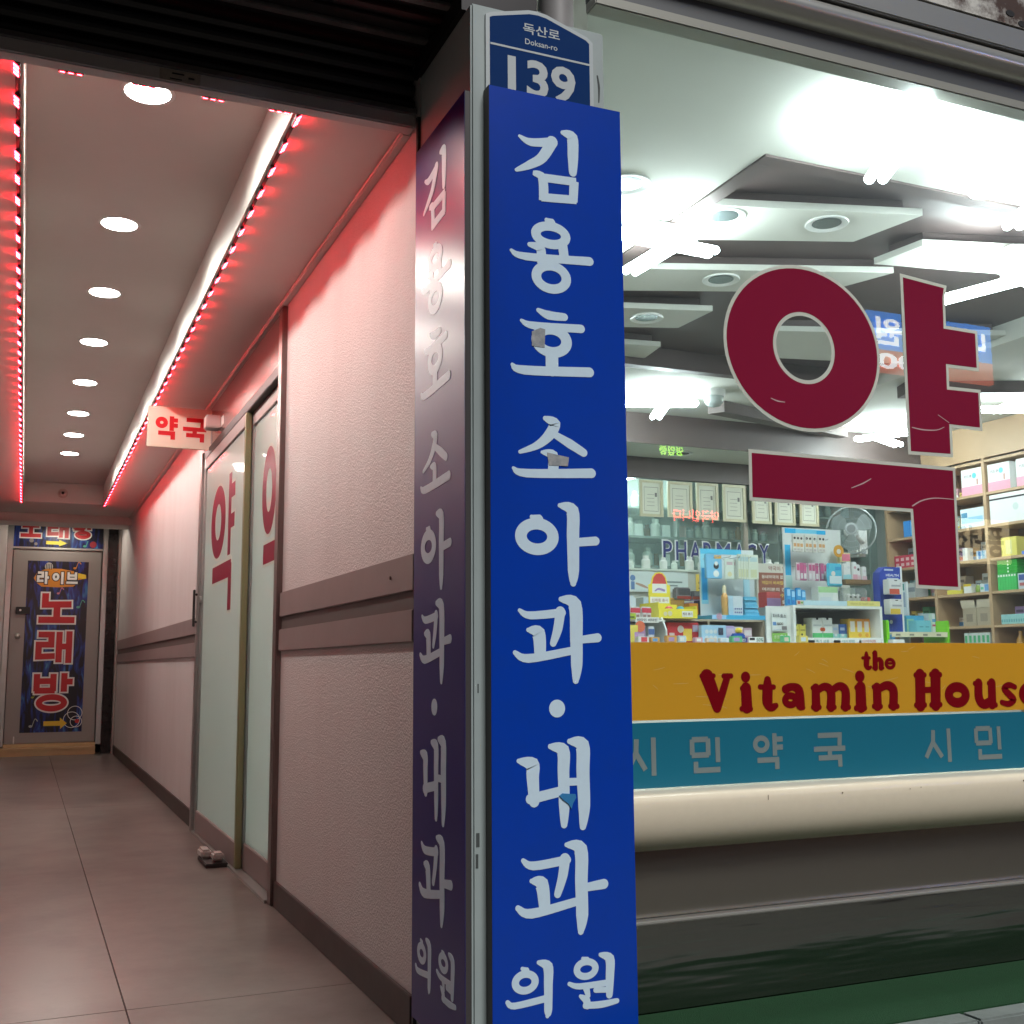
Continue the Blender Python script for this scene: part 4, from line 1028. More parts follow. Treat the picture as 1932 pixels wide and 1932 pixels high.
# ---- wall fan
C0 = Vector((6.04, 7.20, 1.955)); ax = Vector((-.64, -.765, .06)).normalized()
e1 = Vector((0, 0, 1)).cross(ax).normalized(); e2 = ax.cross(e1)
def FAN(a, b, n):
    q = C0 + e1 * a + e2 * b + ax * n
    return (q.x, q.y, q.z)
t = thing('wall_fan', 'round wire guarded fan with clear blades on the back wall', 'fan', (6.04, 7.2, 1.75))
gm = mat('fan_guard_wire', (.34, .37, .37), .3)
for rr, n_, th_ in ((.19, 0, .0065), (.187, .018, .002), (.145, .055, .0011), (.10, .067, .0011)):
    part('guard_ring', MB(FAN).tube([(rr * math.cos(2 * math.pi * k / 40), rr * math.sin(2 * math.pi * k / 40), n_) for k in range(40)], th_, 6, True), gm, t, smooth=True)
gw = MB(FAN)
for k in range(60):
    a = 2 * math.pi * k / 60; c_, s_ = math.cos(a), math.sin(a)
    gw.tube([(.05 * c_, .05 * s_, .074), (.115 * c_, .115 * s_, .064), (.17 * c_, .17 * s_, .040), (.19 * c_, .19 * s_, .0)], .0008, 4)
part('guard_wires', gw, gm, t)
part('hub_cap', MB(FAN).disc(0, 0, .05, .068, .080), mat('fan_grey', (.30, .32, .32), .35), t, bevel=.004)
part('badge', MB(FAN).disc(0, 0, .033, .081, .084), mat('fan_dark', (.12, .13, .13), .3), t)
bl_m = glass('clear_fan_blade', (.75, .80, .80), 2.5, .1, haze=.35, hazec=(.55, .6, .6))
for k in range(3):
    a0 = R(30 + 120 * k)
    P = [(rr * math.cos(a0 + da), rr * math.sin(a0 + da)) for rr, da in ((.035, -.5), (.10, -.62), (.155, -.52), (.172, -.1), (.168, .35), (.13, .48), (.075, .45), (.035, .5))]
    part('blade', MB(FAN).prism(P, .020, .024), bl_m, t)
part('motor', MB(FAN).disc(0, 0, .06, -.10, .0, seg=24), white_m, t, bevel=.01)
part('arm', MB().tube([FAN(0, 0, -.08), (6.20, 7.35, 1.93), (6.36, 7.45, 1.90)], .022, 12), white_m, t, smooth=True)
part('bracket', MB().box(6.30, 6.42, 7.44, 7.584, 1.78, 2.02), white_m, t, bevel=.02)
part('control_knob', MB(FA(7.44)).disc(6.355, 1.82, .022, .001, .014), mat('fan_grey', (.30, .32, .32), .35), t)

# ---- oak shelving on the right wall
t = thing('wall_shelving', 'light oak open shelving along the right wall of the shop', 'shelf', (6.8, 6.2, 0))
for z in (.93, 1.18, 1.43, 1.68, 1.93, 2.18, 2.43): part('shelf_board', MB().box(6.65, 6.955, 4.6, 7.5, z - .02, z), wood_s, t)
for y in (4.6, 5.28, 5.84, 6.40, 6.955, 7.48): part('upright', MB().box(6.645, 6.956, y - .014, y + .014, 0, 2.445), wood_s, t)
part('back_board', MB().box(6.957, 6.97, 4.6, 7.5, 0, 2.45), mat('dark_oak_back', (.34, .22, .13), .55), t)
part('fascia', MB().box(6.655, 6.68, 4.6, 7.5, 2.447, 2.715), wood_s, t)
S = SW(6.66)
def shelf_item(name, label, cat, y0, y1, z0, h_, dep, c_, deco=(), group=None):
    return item(S, name, label, cat, -y0, -y1, z0 + .0005, z0 + h_, dep, c_, deco, group)
pkd = (('wave_print', 0, 0, 1, .34, PINK), ('panel', .1, .45, .9, .95, (.78, .78, .76)), ('disc', .62, .72, .10, 0, TEAL), ('T:키드큐', .14, .66, .50, .78, (.15, .15, .15)), ('figure', .72, .36, .80, .58, (.6, .35, .30)))
shelf_item('carton', 'white and pink diaper style carton on the top shelf, left bay', 'carton', 6.635, 6.42, 2.18, .205, .18, WHITE, pkd, 'white and pink cartons on the top shelf')
shelf_item('carton', 'white and pink diaper style carton on the top shelf, just right of the post', 'carton', 6.37, 6.16, 2.18, .205, .18, WHITE, pkd, 'white and pink cartons on the top shelf')
shelf_item('carton', 'white and pink diaper style carton on the top shelf, at the picture edge', 'carton', 6.10, 5.88, 2.18, .205, .18, WHITE, pkd, 'white and pink cartons on the top shelf')
shelf_item('foam_box', 'white foam box with a dark band below its lid', 'box', 6.37, 6.03, 1.93, .222, .2, WHITE, (('seam', 0, .80, 1, .86, BLK), ('disc', .72, .5, .08, 0, (.6, .68, .66))))
shelf_item('carton', 'pale blue carton with a sweeping blue print on the oak shelf', 'carton', 6.665, 6.43, 1.93, .15, .18, (.68, .76, .80), (('swoosh', .05, .25, .95, .55, LBLUE), ('figure', .05, .55, .3, .8, (.08, .25, .40))))
shelf_item('carton', 'yellow carton on the right bay of the oak shelving', 'carton', 6.285, 6.14, 1.68, .14, .18, (.78, .68, .16), (('text_rows', .3, .1, .7, .85, (.80, .74, .35)),))
shelf_item('small_pack', 'blue and white striped pack on the oak shelf', 'pack', 6.53, 6.43, 1.68, .065, .08, (.6, .7, .78), (('stripe', .2, 0, .45, 1, (.08, .25, .55)), ('stripe', .6, 0, .85, 1, (.25, .5, .7))))
shelf_item('small_pack', 'narrow white pack on the oak shelf, beside the maroon letter', 'pack', 6.667, 6.616, 1.68, .10, .06, WHITE)
shelf_item('flat_pack', 'flat blue pack lying on the oak shelf by the picture edge', 'pack', 6.10, 5.88, 1.68, .025, .12, (.12, .22, .60))
for k in range(4):
    shelf_item('flat_box', 'thin bright green box, number %s up in the flat stack' % ['one', 'two', 'three', 'four'][k], 'box', 6.335, 6.15, 1.5535 + k * .0255, .0248, .14, (.03, .36, .05), (('disc', .55, .5, .04, 0, WHITE), ('side_panel', .62, 0, 1, 1, (.02, .30, .03))), 'green boxes on the oak shelf')
for k in range(7):
    y = 6.338 - k * .0252
    shelf_item('upright_box', 'narrow upright light green box in a row of seven, %s from the left' % ORD[k], 'box', y, y - .0242, 1.43, .1225, .12, (.06, .48, .12), (('cap_print', .2, .82, .8, .94, WHITE),), 'upright green boxes on the oak shelf')
shelf_item('carton', 'blue and white carton beside the upright green boxes', 'carton', 6.15, 6.05, 1.43, .115, .12, (.55, .62, .68), (('field', .1, .55, .9, .92, (.06, .10, .30)), ('field', .15, .2, .8, .4, (.5, .15, .15))))
shelf_item('flat_pack', 'flat yellow pack lying under the maroon letter', 'pack', 6.85, 6.70, 1.43, .035, .12, (.78, .68, .10))
shelf_item('carton', 'white carton with a yellow top on the oak shelf', 'carton', 6.676, 6.60, 1.43, .07, .08, WHITE, (('band', 0, .75, 1, 1, YEL),))
solo('jar', MB().lathe(6.70, 6.556, [(.026, 1.4305), (.029, 1.436), (.029, 1.468), (.024, 1.474), (.024, 1.487)], 18), card((.22, .32, .06)), 'short olive green jar on the oak shelf', 'jar', smooth=True)
shelf_item('carton', 'white and blue carton at the right end of the middle shelf', 'carton', 6.513, 6.42, 1.43, .063, .08, (.68, .74, .76), (('field', .5, .1, .95, .9, (.15, .35, .65)), ('field', .1, .3, .4, .6, (.15, .5, .3))))
t = thing('open_carton', 'brown double cardboard carton with its flaps open', 'carton', (6.72, 6.56, 1.18))
kr = mat('kraft_card', (.40, .33, .24), .75, var=(20, .3, (.33, .26, .18)))
for k, (y0, y1) in enumerate(((6.70, 6.565), (6.56, 6.42))):
    part('body', MB(S).box(-y0, -y1, 1.1805, 1.315, -.17, 0), kr, t, bevel=.002)
    part('flap', MB(S).prism([(-y0 - .004, 1.315), (-y1 + .004, 1.315), (-y1 + .018, 1.375), (-y0 - .018, 1.375)], .0, .003), mat('kraft_card_light', (.48, .41, .31), .75), t)
    part('print', MB(S).box(-y0 + .035, -y1 - .035, 1.21, 1.27, .0005, .001), card((.25, .20, .15)), t)
for k in range(11):
    y = 6.328 - k * .0222
    shelf_item('upright_box', 'narrow upright teal box in the lower shelf row, %s from the left' % ORD[k], 'box', y, y - .0212, 1.18, .072, .10, (.35, .62, .62), (('print', .2, .2, .8, .5, (.15, .40, .42)),), 'upright teal boxes on the lower shelf')
for k in range(6):
    y = 6.70 - k * .043
    shelf_item('carton', 'white and green carton on the bottom visible shelf, %s from the left' % ORD[k], 'carton', y, y - .040, .93, .195, .10, (.66, .70, .66), (('leaf', .2, .62, .8, .9, (.08, .42, .18)), ('leaf', .3, .2, .7, .5, (.3, .5, .35))), 'white and green cartons on the bottom shelf')
for k in range(3):
    y = 6.22 - k * .075
    solo('amber_bottle', MB().lathe(6.73, y, [(.03, .9305), (.032, .94), (.032, 1.07), (.014, 1.10), (.014, 1.13)], 16), mat('amber_plastic', (.50, .24, .03), .2), 'amber bottle on the bottom visible shelf, %s from the left' % ORD[k], 'bottle', 'amber bottles on the bottom shelf', smooth=True)
shelf_item('carton', 'bright blue carton with white rows, high near the fan', 'carton', 7.295, 7.13, 1.93, .135, .14, (.04, .24, .62), (('rows', .5, .1, .95, .9, (.10, .40, .75)), ('seam', .46, 0, .49, 1, (.02, .12, .4))))
t = shelf_item('carton', 'red carton printed with white ovals, near the fan', 'carton', 7.42, 7.17, 1.68, .105, .14, (.55, .05, .09), tuple(('oval', .08 + .24 * k, .15 + .42 * j, .22 + .24 * k, .38 + .42 * j, (.75, .5, .5)) for k in range(4) for j in range(2)))
shelf_item('carton', 'grey carton behind the pegboard display, near the fan', 'carton', 7.42, 7.2, 1.43, .12, .14, (.42, .44, .44), (('band', 0, .4, 1, .7, (.2, .22, .25)),))

# ---- front counter
t = thing('sales_counter', 'white sales counter carrying the displays behind the window', 'counter', (3.6, 4.85, 0))
part('body', MB().box(2.25, 4.75, 4.42, 5.25, 0, .97), mat('white_counter', (.66, .66, .62), .4), t)
part('top', MB().box(2.22, 4.78, 4.40, 5.28, .97, .999), mat('white_counter_top', (.72, .72, .68), .25), t, bevel=.003)

# left rack
t = thing('tiered_rack', 'white tiered rack with a rounded header card next to the blue sign', 'rack', (2.58, 4.66, 1.0))
wm = white_m
part('back_panel', MB().box(2.44, 2.735, 4.735, 4.745, 1.0, 1.17), wm, t)
part('side_panel', MB().prism([(2.724, 1.0), (2.732, 1.0)][0:0] or [(4.56, 1.0), (4.735, 1.0), (4.735, 1.17), (4.66, 1.165), (4.60, 1.12), (4.56, 1.06)], 0, 0) if False else extr([(4.56, 1.0), (4.735, 1.0), (4.735, 1.17), (4.66, 1.165), (4.60, 1.12), (4.56, 1.06)], 2.726, 2.734), wm, t)
part('shelf', MB().box(2.44, 2.725, 4.56, 4.734, 1.098, 1.104), wm, t)
part('price_strip', MB(FA(4.56)).box(2.565, 2.69, 1.092, 1.117, 0, .002), card(WHITE), t)
part('print', text(MB(FA(4.56)), '비타민 비타민', 2.575, 2.68, 1.098, 1.111, .0025, .02), card(BLK), t)
hc = [(2.50, 1.172), (2.668, 1.172), (2.668, 1.212), (2.655, 1.226), (2.50, 1.226)]
part('header_card', MB(FA(4.735)).prism(hc, 0, .003), card((.60, .68, .74)), t)
part('print', text(MB(FA(4.735)), '일양약품', 2.545, 2.612, 1.188, 1.206, .0036, .02), card((.08, .14, .30)), t)
part('logo', MB(FA(4.735)).box(2.522, 2.538, 1.188, 1.206, .0034, .0038), card((.6, .10, .12)), t)
for k in range(6):
    x = 2.505 + k * .030
    item(FA(4.60 + (k % 2) * .012), 'foil_packet', 'red foil packet on the upper tier of the white rack, %s from the left' % ORD[k], 'packet', x, x + .027, 1.1045, 1.168, .02, (.72, .70, .70), (('band', 0, .55, 1, .9, (.55, .05, .08)), ('print', .2, .08, .8, .42, (.32, .22, .20))), 'red packets on the white rack', .004)
item(FA(4.548), 'price_card', 'yellow green price card clipped to the left of the white rack', 'card', 2.49, 2.563, 1.106, 1.134, .003, (.45, .55, .06), (('print', .1, .2, .9, .5, (.1, .15, .02)),), bev=0)
item(FA(4.60), 'leaflet_box', 'cream leaflet box with brown lines at the left of the lower tier', 'box', 2.50, 2.545, 1.0, 1.09, .06, (.62, .56, .46), tuple(('print', .1, .12 + .2 * k, .9, .22 + .2 * k, (.35, .22, .2)) for k in range(4)))
item(FA(4.545), 'toy_pack', 'purple toy pack with an orange red arched top on the white rack', 'pack', 2.551, 2.612, 1.0, 1.075, .02, (.40, .24, .45), (('window', .15, .1, .85, .55, (.55, .45, .58)), ('disc', .5, .98, .42, 0, (.70, .16, .08))), bev=.005)
item(FA(4.50), 'toy_card', 'yellow and violet toy card leaning on the white rack', 'card', 2.505, 2.545, 1.0, 1.078, .004, (.74, .62, .12), (('swirl', .55, 0, 1, .6, (.50, .30, .55)),), bev=0)
item(FA(4.55), 'small_pack', 'small navy and white pack on the lower tier of the white rack', 'pack', 2.628, 2.66, 1.0, 1.074, .03, (.62, .64, .68), (('field', 0, .5, 1, .85, (.08, .14, .34)),))
item(FA(4.47), 'small_pack', 'small red and white pack lying at the front of the counter', 'pack', 2.53, 2.585, 1.0, 1.026, .03, (.68, .66, .64), (('field', .25, .1, .8, .9, (.55, .05, .06)),))

# yellow display box with topper
t = thing('yellow_display_box', 'yellow card display box with an arched topper on the brown cubby', 'display', (2.82, 4.68, 1.115))
ym = card((.80, .68, .06))
part('topper', MB(FA(4.78)).prism([(2.765, 1.19), (2.885, 1.19), (2.885, 1.285), (2.872, 1.285), (2.862, 1.325), (2.845, 1.343), (2.825, 1.348), (2.805, 1.343), (2.788, 1.325), (2.778, 1.29), (2.765, 1.285)], 0, .004), ym, t)
part('arch_print', MB(FA(4.78)).prism([(2.785, 1.29), (2.865, 1.29), (2.857, 1.32), (2.842, 1.337), (2.825, 1.341), (2.808, 1.337), (2.793, 1.32)], .0042, .0048), card((.55, .06, .05)), t)
part('white_print', MB(FA(4.78)).box(2.785, 2.865, 1.245, 1.29, .0042, .0048), card(WHITE), t)
part('white_print', MB(FA(4.78)).box(2.772, 2.878, 1.196, 1.226, .0042, .0048), card(WHITE), t)
part('print', text(MB(FA(4.78)), '신제품 출시', 2.78, 2.87, 1.203, 1.218, .0054, .01), card((.4, .2, .2)), t)
part('print', MB(FA(4.78)).stroke([(2.80, 1.255, .006), (2.82, 1.265, .010), (2.85, 1.258, .012)], .005, .0055), card((.35, .25, .5)), t)
part('tray', MB().box(2.715, 2.925, 4.60, 4.605, 1.116, 1.160).box(2.715, 2.72, 4.605, 4.78, 1.116, 1.19).box(2.92, 2.925, 4.605, 4.78, 1.116, 1.175).box(2.72, 2.92, 4.775, 4.779, 1.116, 1.19).box(2.72, 2.92, 4.605, 4.775, 1.116, 1.119), ym, t)
part('tray_print', MB(FA(4.60)).box(2.84, 2.90, 1.122, 1.15, .0004, .001), card(WHITE), t)
part('print', text(MB(FA(4.60)), '행운 뽑기', 2.845, 2.895, 1.130, 1.143, .0016, .02), card((.2, .14, .1)), t)
part('tray_print', MB(FA(4.60)).disc(2.775, 1.138, .012, .0004, .001).disc(2.75, 1.136, .010, .0004, .001), card((.70, .62, .40)), t)
for x, cc, lb in ((2.805, (.55, .10, .08), 'red and white capsule in the yellow display box'), (2.868, (.10, .38, .45), 'teal and white capsule in the yellow display box')):
    t = thing('capsule', lb, 'capsule', (x, 4.66, 1.1195))
    part('lower_shell', MB().lathe(x, 4.66, [(.008, 1.1195), (.018, 1.128), (.023, 1.142), (.0235, 1.149)], 18), white_m, t, smooth=True)
    part('upper_shell', MB().lathe(x, 4.66, [(.0235, 1.1495), (.022, 1.160), (.016, 1.170), (.006, 1.176)], 18), mat('capsule_%d' % int(x * 1000), cc, .2), t, smooth=True)
# cubby
t = thing('card_cubby', 'brown cardboard cubby box on the sales counter under the displays', 'cubby', (3.03, 4.8, 1.0))
part('top_board', MB().box(2.742, 3.35, 4.66, 5.05, 1.106, 1.1155), kr, t)
for x in (2.742, 3.02, 3.34): part('side_board', MB().box(x, x + .01, 4.66, 5.05, 1.0, 1.106), kr, t)
part('back_board', MB().box(2.742, 3.35, 5.05, 5.056, 1.0, 1.1155), kr, t)
item(FA(4.645), 'card_box', 'red trading card box with a yellow patch in front of the cubby', 'box', 2.785, 2.958, 1.0, 1.098, .03, (.52, .03, .04), (('patch', .50, .1, .78, .7, (.80, .55, .08)), ('patch', .06, .25, .22, .5, (.70, .60, .58)), ('disc', .42, .68, .10, 0, (.72, .66, .64)), ('disc', .36, .22, .09, 0, (.74, .70, .66)), ('patch', .80, .55, .97, .88, (.40, .38, .55))))
item(FA(4.60), 'card_box', 'pale blue box printed with silver ovals in front of the cubby', 'box', 2.946, 3.084, 1.0, 1.085, .03, (.38, .60, .78), tuple(('disc', .20 + .17 * (k % 3), .30 + .34 * (k // 3), .07, 0, (.66, .70, .72)) for k in range(6)) + (('panel', .66, .45, .86, .85, (.05, .06, .10)),))
for k in range(3):
    item(FA(4.66 + .01 * k), 'small_pack', ['small violet and white pack at the left of the right cubby', 'small white pack with pink print in the middle of the right cubby', 'small mauve pack at the right of the right cubby'][k], 'pack', 3.12 + k * .058, 3.172 + k * .058, 1.0, 1.085 - .004 * k, .05, [(.45, .35, .60), (.68, .64, .66), (.50, .34, .42)][k], (('field', .1, .5, .9, .85, [(.6, .5, .65), (.6, .25, .35), (.66, .60, .62)][k]), ('field', .1, .1, .9, .4, [(.25, .2, .45), (.55, .5, .52), (.3, .2, .3)][k])))
t = thing('toy_robot', 'small blue toy with a yellow head standing before the cubby', 'toy', (3.115, 4.55, 1.0))
part('body', MB().box(3.085, 3.145, 4.53, 4.57, 1.018, 1.045), mat('blue_toy', (.03, .10, .45), .3), t, bevel=.006)
part('head', MB().lathe(3.12, 4.55, [(.006, 1.045), (.016, 1.05), (.018, 1.06), (.012, 1.07), (.004, 1.073)], 14), mat('yellow_toy', (.75, .55, .05), .3), t, smooth=True)
for x in (3.092, 3.125): part('leg', MB().box(x, x + .014, 4.535, 4.565, 1.0, 1.018), mat('blue_toy', (.03, .10, .45), .3), t, bevel=.002)
item(FA(4.50), 'price_card', 'navy price card in front of the blue toy', 'card', 3.045, 3.13, 1.0, 1.024, .003, (.02, .04, .18), (('T:비타민', .1, .2, .9, .8, WHITE),), bev=0)
item(FA(4.52), 'price_card', 'white price card with black print right of the blue toy', 'card', 3.155, 3.24, 1.0, 1.028, .003, WHITE, (('field', .06, .45, .4, .85, BLK), ('T:50%', .5, .2, .95, .8, (.1, .2, .15))), bev=0)
# figure boxes on a clear stand
t = thing('acrylic_stand', 'clear two level stand behind the yellow display box', 'stand', (3.11, 4.95, 1.1155))
ac = glass('acrylic', (.93, .96, .96), 1.2)
part('shelf', MB().box(3.0, 3.22, 4.84, 5.03, 1.143, 1.148), ac, t); part('shelf', MB().box(3.0, 3.22, 4.93, 5.03, 1.225, 1.229), ac, t)
for x in (3.0, 3.216): part('side', MB().box(x, x + .004, 4.84, 5.03, 1.1157, 1.229), ac, t)
item(FA(4.95), 'figure_box', 'grey and black blister box with a red base, on the clear stand', 'box', 3.03, 3.115, 1.2292, 1.29, .05, (.30, .30, .31), (('window', .1, .35, .9, .9, (.12, .12, .13)), ('base_print', 0, 0, 1, .25, (.50, .08, .06))), bev=.008)
item(FA(4.955), 'figure_box', 'smaller dark blister box with a red base, on the clear stand', 'box', 3.125, 3.178, 1.2292, 1.272, .04, (.16, .16, .18), (('base_print', 0, 0, 1, .35, (.52, .10, .06)), ('window', .2, .45, .8, .9, (.3, .3, .32))), bev=.006)
item(FA(4.86), 'figure_box', 'orange toy box on the lower level of the clear stand', 'box', 3.045, 3.098, 1.1482, 1.204, .05, (.70, .26, .03), (('disc', .5, .45, .3, 0, (.35, .10, .02)),))
item(FA(4.86), 'figure_box', 'dark purple figure box on the lower level of the clear stand', 'box', 3.102, 3.196, 1.1482, 1.218, .05, (.05, .04, .08), (('figure', .45, .1, .75, .85, (.35, .33, .40)), ('figure', .1, .1, .35, .5, (.25, .20, .35))))
# blue hanging display
t = thing('hook_display', 'white and sky blue hook display with hanging packs', 'display', (3.25, 4.8, 1.1155))
part('base', MB().box(3.09, 3.42, 4.70, 4.90, 1.1157, 1.139), card((.06, .40, .68)), t)
part('panel', MB(FA(4.835)).box(3.095, 3.42, 1.139, 1.478, -.006, 0), card((.66, .70, .70)), t)
part('header_print', MB(FA(4.835)).box(3.10, 3.345, 1.452, 1.478, .0004, .002), card((.10, .50, .75)), t)
part('side_print', MB(FA(4.835)).box(3.10, 3.142, 1.20, 1.452, .0004, .002), card((.30, .66, .80)), t)
part('side_print', MB(FA(4.835)).box(3.105, 3.135, 1.22, 1.38, .0024, .003), card((.03, .34, .70)), t)
part('side_print', MB(FA(4.835)).box(3.352, 3.39, 1.24, 1.33, .0004, .002), card((.45, .70, .80)), t)
hk = mat('steel_hook', (.5, .5, .5), .3, 1.0)
for x in (3.115, 3.18, 3.235, 3.30): part('hook', MB().tube([(x, 4.835, 1.425), (x, 4.69, 1.425), (x, 4.685, 1.432)], .002, 6), hk, t)
item(FA(4.735), 'hanging_pack', 'blue pack with a black and white toy hanging on the hook display', 'pack', 3.07, 3.162, 1.32, 1.44, .02, (.22, .52, .78), (('disc', .62, .52, .17, 0, BLK), ('disc', .62, .62, .11, 0, WHITE), ('disc', .60, .20, .18, 0, WHITE), ('field', .5, .82, .95, .96, (.7, .4, .1))), bev=.003)
for k in range(2):
    x = 3.163 + k * .024
    item(FA(4.715 + k * .012), 'hanging_pack', ['front pale clear pack with a small bear print on the second hook', 'rear pale clear pack on the second hook'][k], 'pack', x, x + .058, 1.316, 1.418, .008, (.62, .68, .62), (('disc', .5, .25, .22, 0, (.66, .60, .35)), ('print', .2, .7, .8, .85, (.55, .40, .42))), bev=.003)
for k in range(5):
    x = 3.232 + k * .018
    item(FA(4.70 + .004 * k), 'hanging_pack', 'pale green pack in the full row of the hook display, %s from the left' % ORD[k], 'pack', x, x + .0165 + (.045 if k == 4 else 0), 1.318, 1.442, .010, (.66, .70, .60), (('print', .2, .08, .8, .40, (.60, .62, .40)), ('print', .15, .72, .85, .9, (.45, .60, .62))), 'pale packs on the hook display', .002)
t = thing('spray_bottle', 'slim orange bottle with a cream cap on the hook display base', 'bottle', (3.18, 4.75, 1.139))
part('body', MB().lathe(3.18, 4.75, [(.015, 1.1392), (.017, 1.145), (.017, 1.235), (.010, 1.25)], 16), mat('orange_bottle', (.66, .36, .12), .3), t, smooth=True)
part('cap', MB().lathe(3.18, 4.75, [(.0105, 1.2502), (.0105, 1.28), (.005, 1.29)], 14), mat('cream_cap', (.7, .62, .42), .3), t, smooth=True)
item(FA(4.735), 'carton', 'white carton with rows of small blue dots on the hook display base', 'carton', 3.19, 3.278, 1.1392, 1.236, .05, (.62, .68, .72), tuple(('dot', .42 + .13 * (k % 4), .12 + .18 * (k // 4), .50 + .13 * (k % 4), .20 + .18 * (k // 4), (.12, .12, .30)) for k in range(8)) + (('side_panel', 0, 0, .3, 1, (.45, .62, .74)),))
for k in range(5):
    item(FA(4.73 + .005 * (k % 2)), 'sachet', 'sky blue sachet in the stack on the hook display base, layer %s from below' % ['one', 'two', 'three', 'four', 'five'][k], 'sachet', 3.285 + .004 * (k % 2), 3.372 - .003 * k, 1.1394 + k * .019, 1.1575 + k * .019, .06, (.12, .42, .62), (('seal', 0, 0, 1, .25, (.20, .55, .75)),), 'sky blue sachets', .004)
item(FA(4.62), 'arch_card', 'pale blue arched card in front of the hook display', 'card', 3.02, 3.10, 1.1157, 1.135, .003, (.30, .52, .78), (('disc', .5, .6, .2, 0, (.5, .3, .4)),), bev=0)

# ---- tall white shelf unit with pegboard
t = thing('shelf_unit', 'white display shelf unit with a yellow and blue header strip on the counter', 'shelf', (3.76, 4.8, 1.0))
part('side_panel', MB().box(3.478, 3.492, 4.60, 5.0, 1.0, 1.175), wm, t); part('side_panel', MB().box(4.018, 4.032, 4.60, 5.0, 1.0, 1.175), wm, t)
part('top_panel', MB().box(3.478, 4.032, 4.60, 5.02, 1.175, 1.188), wm, t)
part('shelf_board', MB().box(3.492, 4.018, 4.60, 5.0, 1.016, 1.028), wm, t)
part('back_panel', MB().box(3.478, 4.032, 5.0, 5.008, 1.0, 1.175), card((.50, .50, .45)), t)
part('left_panel', MB(FA(4.62)).box(3.33, 3.476, 1.0, 1.182, -.006, 0), wm, t)
part('header_strip', MB(FA(4.60)).box(3.545, 3.81, 1.1885, 1.212, -.003, .001), card((.50, .68, .76)), t)
part('header_strip', MB(FA(4.60)).box(3.812, 4.02, 1.1885, 1.214, -.003, .001), card((.74, .66, .22)), t)
part('print', text(MB(FA(4.60)), 'vitamin & health care', 3.83, 3.98, 1.195, 1.207, .0016, .01), card((.45, .42, .1)), t)
for a, b, s_, cc in ((3.60, 3.715, '특가 상품', (.12, .30, .28)), (3.757, 3.874, '어린이 비타민', (.10, .28, .28)), (3.888, 4.013, '다이어트', (.5, .15, .12))):
    q = part('price_tag', MB(FA(4.598)).box(a, b, .9995, 1.024, -.001, .001), card(WHITE), t)
    part('print', text(MB(FA(4.598)), s_, a + .006, a + (b - a) * .75, 1.004, 1.018, .0016, .02), card(cc), q)
item(FA(4.612), 'leaflet', 'white leaflet with blue figures on the left panel of the shelf unit', 'leaflet', 3.358, 3.448, 1.058, 1.15, .003, (.70, .73, .72), (('T:효소', .55, .74, .95, .92, (.1, .1, .12)), ('T:포스트', .05, .76, .50, .92, (.1, .1, .12)), ('field', .05, .32, .27, .5, (.15, .30, .60)), ('T:000', .32, .33, .72, .48, (.1, .1, .1)), ('field', .62, .08, .95, .28, (.22, .2, .2)), ('field', .05, .06, .58, .12, (.5, .55, .6))), bev=0)
item(FA(4.612), 'leaflet', 'green leaflet with white letters on the left panel of the shelf unit', 'leaflet', 3.358, 3.448, 1.008, 1.05, .003, (.22, .45, .08), (('T:효소', .5, .3, .95, .85, (.72, .74, .66)), ('T:생생', .06, .35, .44, .75, (.55, .65, .4))), bev=0)
def up(nm, lb, a, b, z1, y, dep, c_, deco, grp=None): item(FA(y), nm, lb, 'carton', a, b, 1.0285, z1, dep, c_, deco, grp)
for k in range(2):
    up('carton', ['left yellow carton on the white shelf unit', 'right yellow carton on the white shelf unit'][k], 3.53 + k * .042, 3.570 + k * .042, 1.098, 4.68, .06, (.78, .68, .12), (('cap_print', .35, .88, .65, 1, BLK), ('disc', .35, .25, .14, 0, (.08, .08, .06)), ('print', .15, .5, .85, .62, (.5, .42, .1))))
for k in range(2):
    a = 3.636 + k * .064
    up('carton', ['left white carton with green hills and a red balloon', 'right white carton with green hills and a red balloon'][k], a, a + .062, 1.13, 4.66, .07, (.72, .73, .70), (('hill', 0, 0, 1, .24, (.08, .42, .14)), ('disc', .92 if k == 0 else .08, .42, .16, 0, (.60, .10, .03)), ('cap_print', .4, .9, .6, 1, BLK), ('swoosh', .1, .58, .9, .66, (.5, .54, .54))))
for k in range(3):
    up('carton', ['grey sided carton left of the blue pair', 'left navy and teal carton of the pair', 'right navy and teal carton of the pair'][k], 3.775 + k * .044, 3.817 + k * .044, 1.10, 4.68, .06, [(.55, .56, .57), (.05, .12, .35), (.05, .12, .35)][k], (('field', 0, 0, 1, .30, (.25, .58, .56)), ('print', .15, .55, .8, .75, (.4, .5, .65)), ('print', .3, .12, .7, .30, (.65, .7, .7))))
for k in range(3):
    up('carton', ['amber sided carton at the left of the orange row', 'middle orange and yellow carton with a white panel', 'right orange and yellow carton with a white panel'][k], 3.868 + k * .05, 3.916 + k * .05, 1.128, 4.665 + .006 * k, .07, [(.62, .36, .04), (.78, .30, .03), (.78, .30, .03)][k], (('field', 0, 0, 1, .55, (.80, .55, .06)), ('panel', .2, .32, .8, .86, (.74, .70, .64))) + ((('disc', .5, .16, .22, 0, (.72, .34, .03)),) if k else ()))
t = thing('pegboard_display', 'tall white pegboard with a blue top on the shelf unit', 'display', (3.8, 4.98, 1.188))
part('panel', MB(FA(4.98)).box(3.715, 4.10, 1.1885, 1.628, -.006, 0), card((.70, .72, .70)), t)
part('top_print', MB(FA(4.98)).box(3.73, 3.80, 1.598, 1.624, .0004, .001).box(3.94, 4.0, 1.598, 1.62, .0004, .001), card((.03, .42, .75)), t)
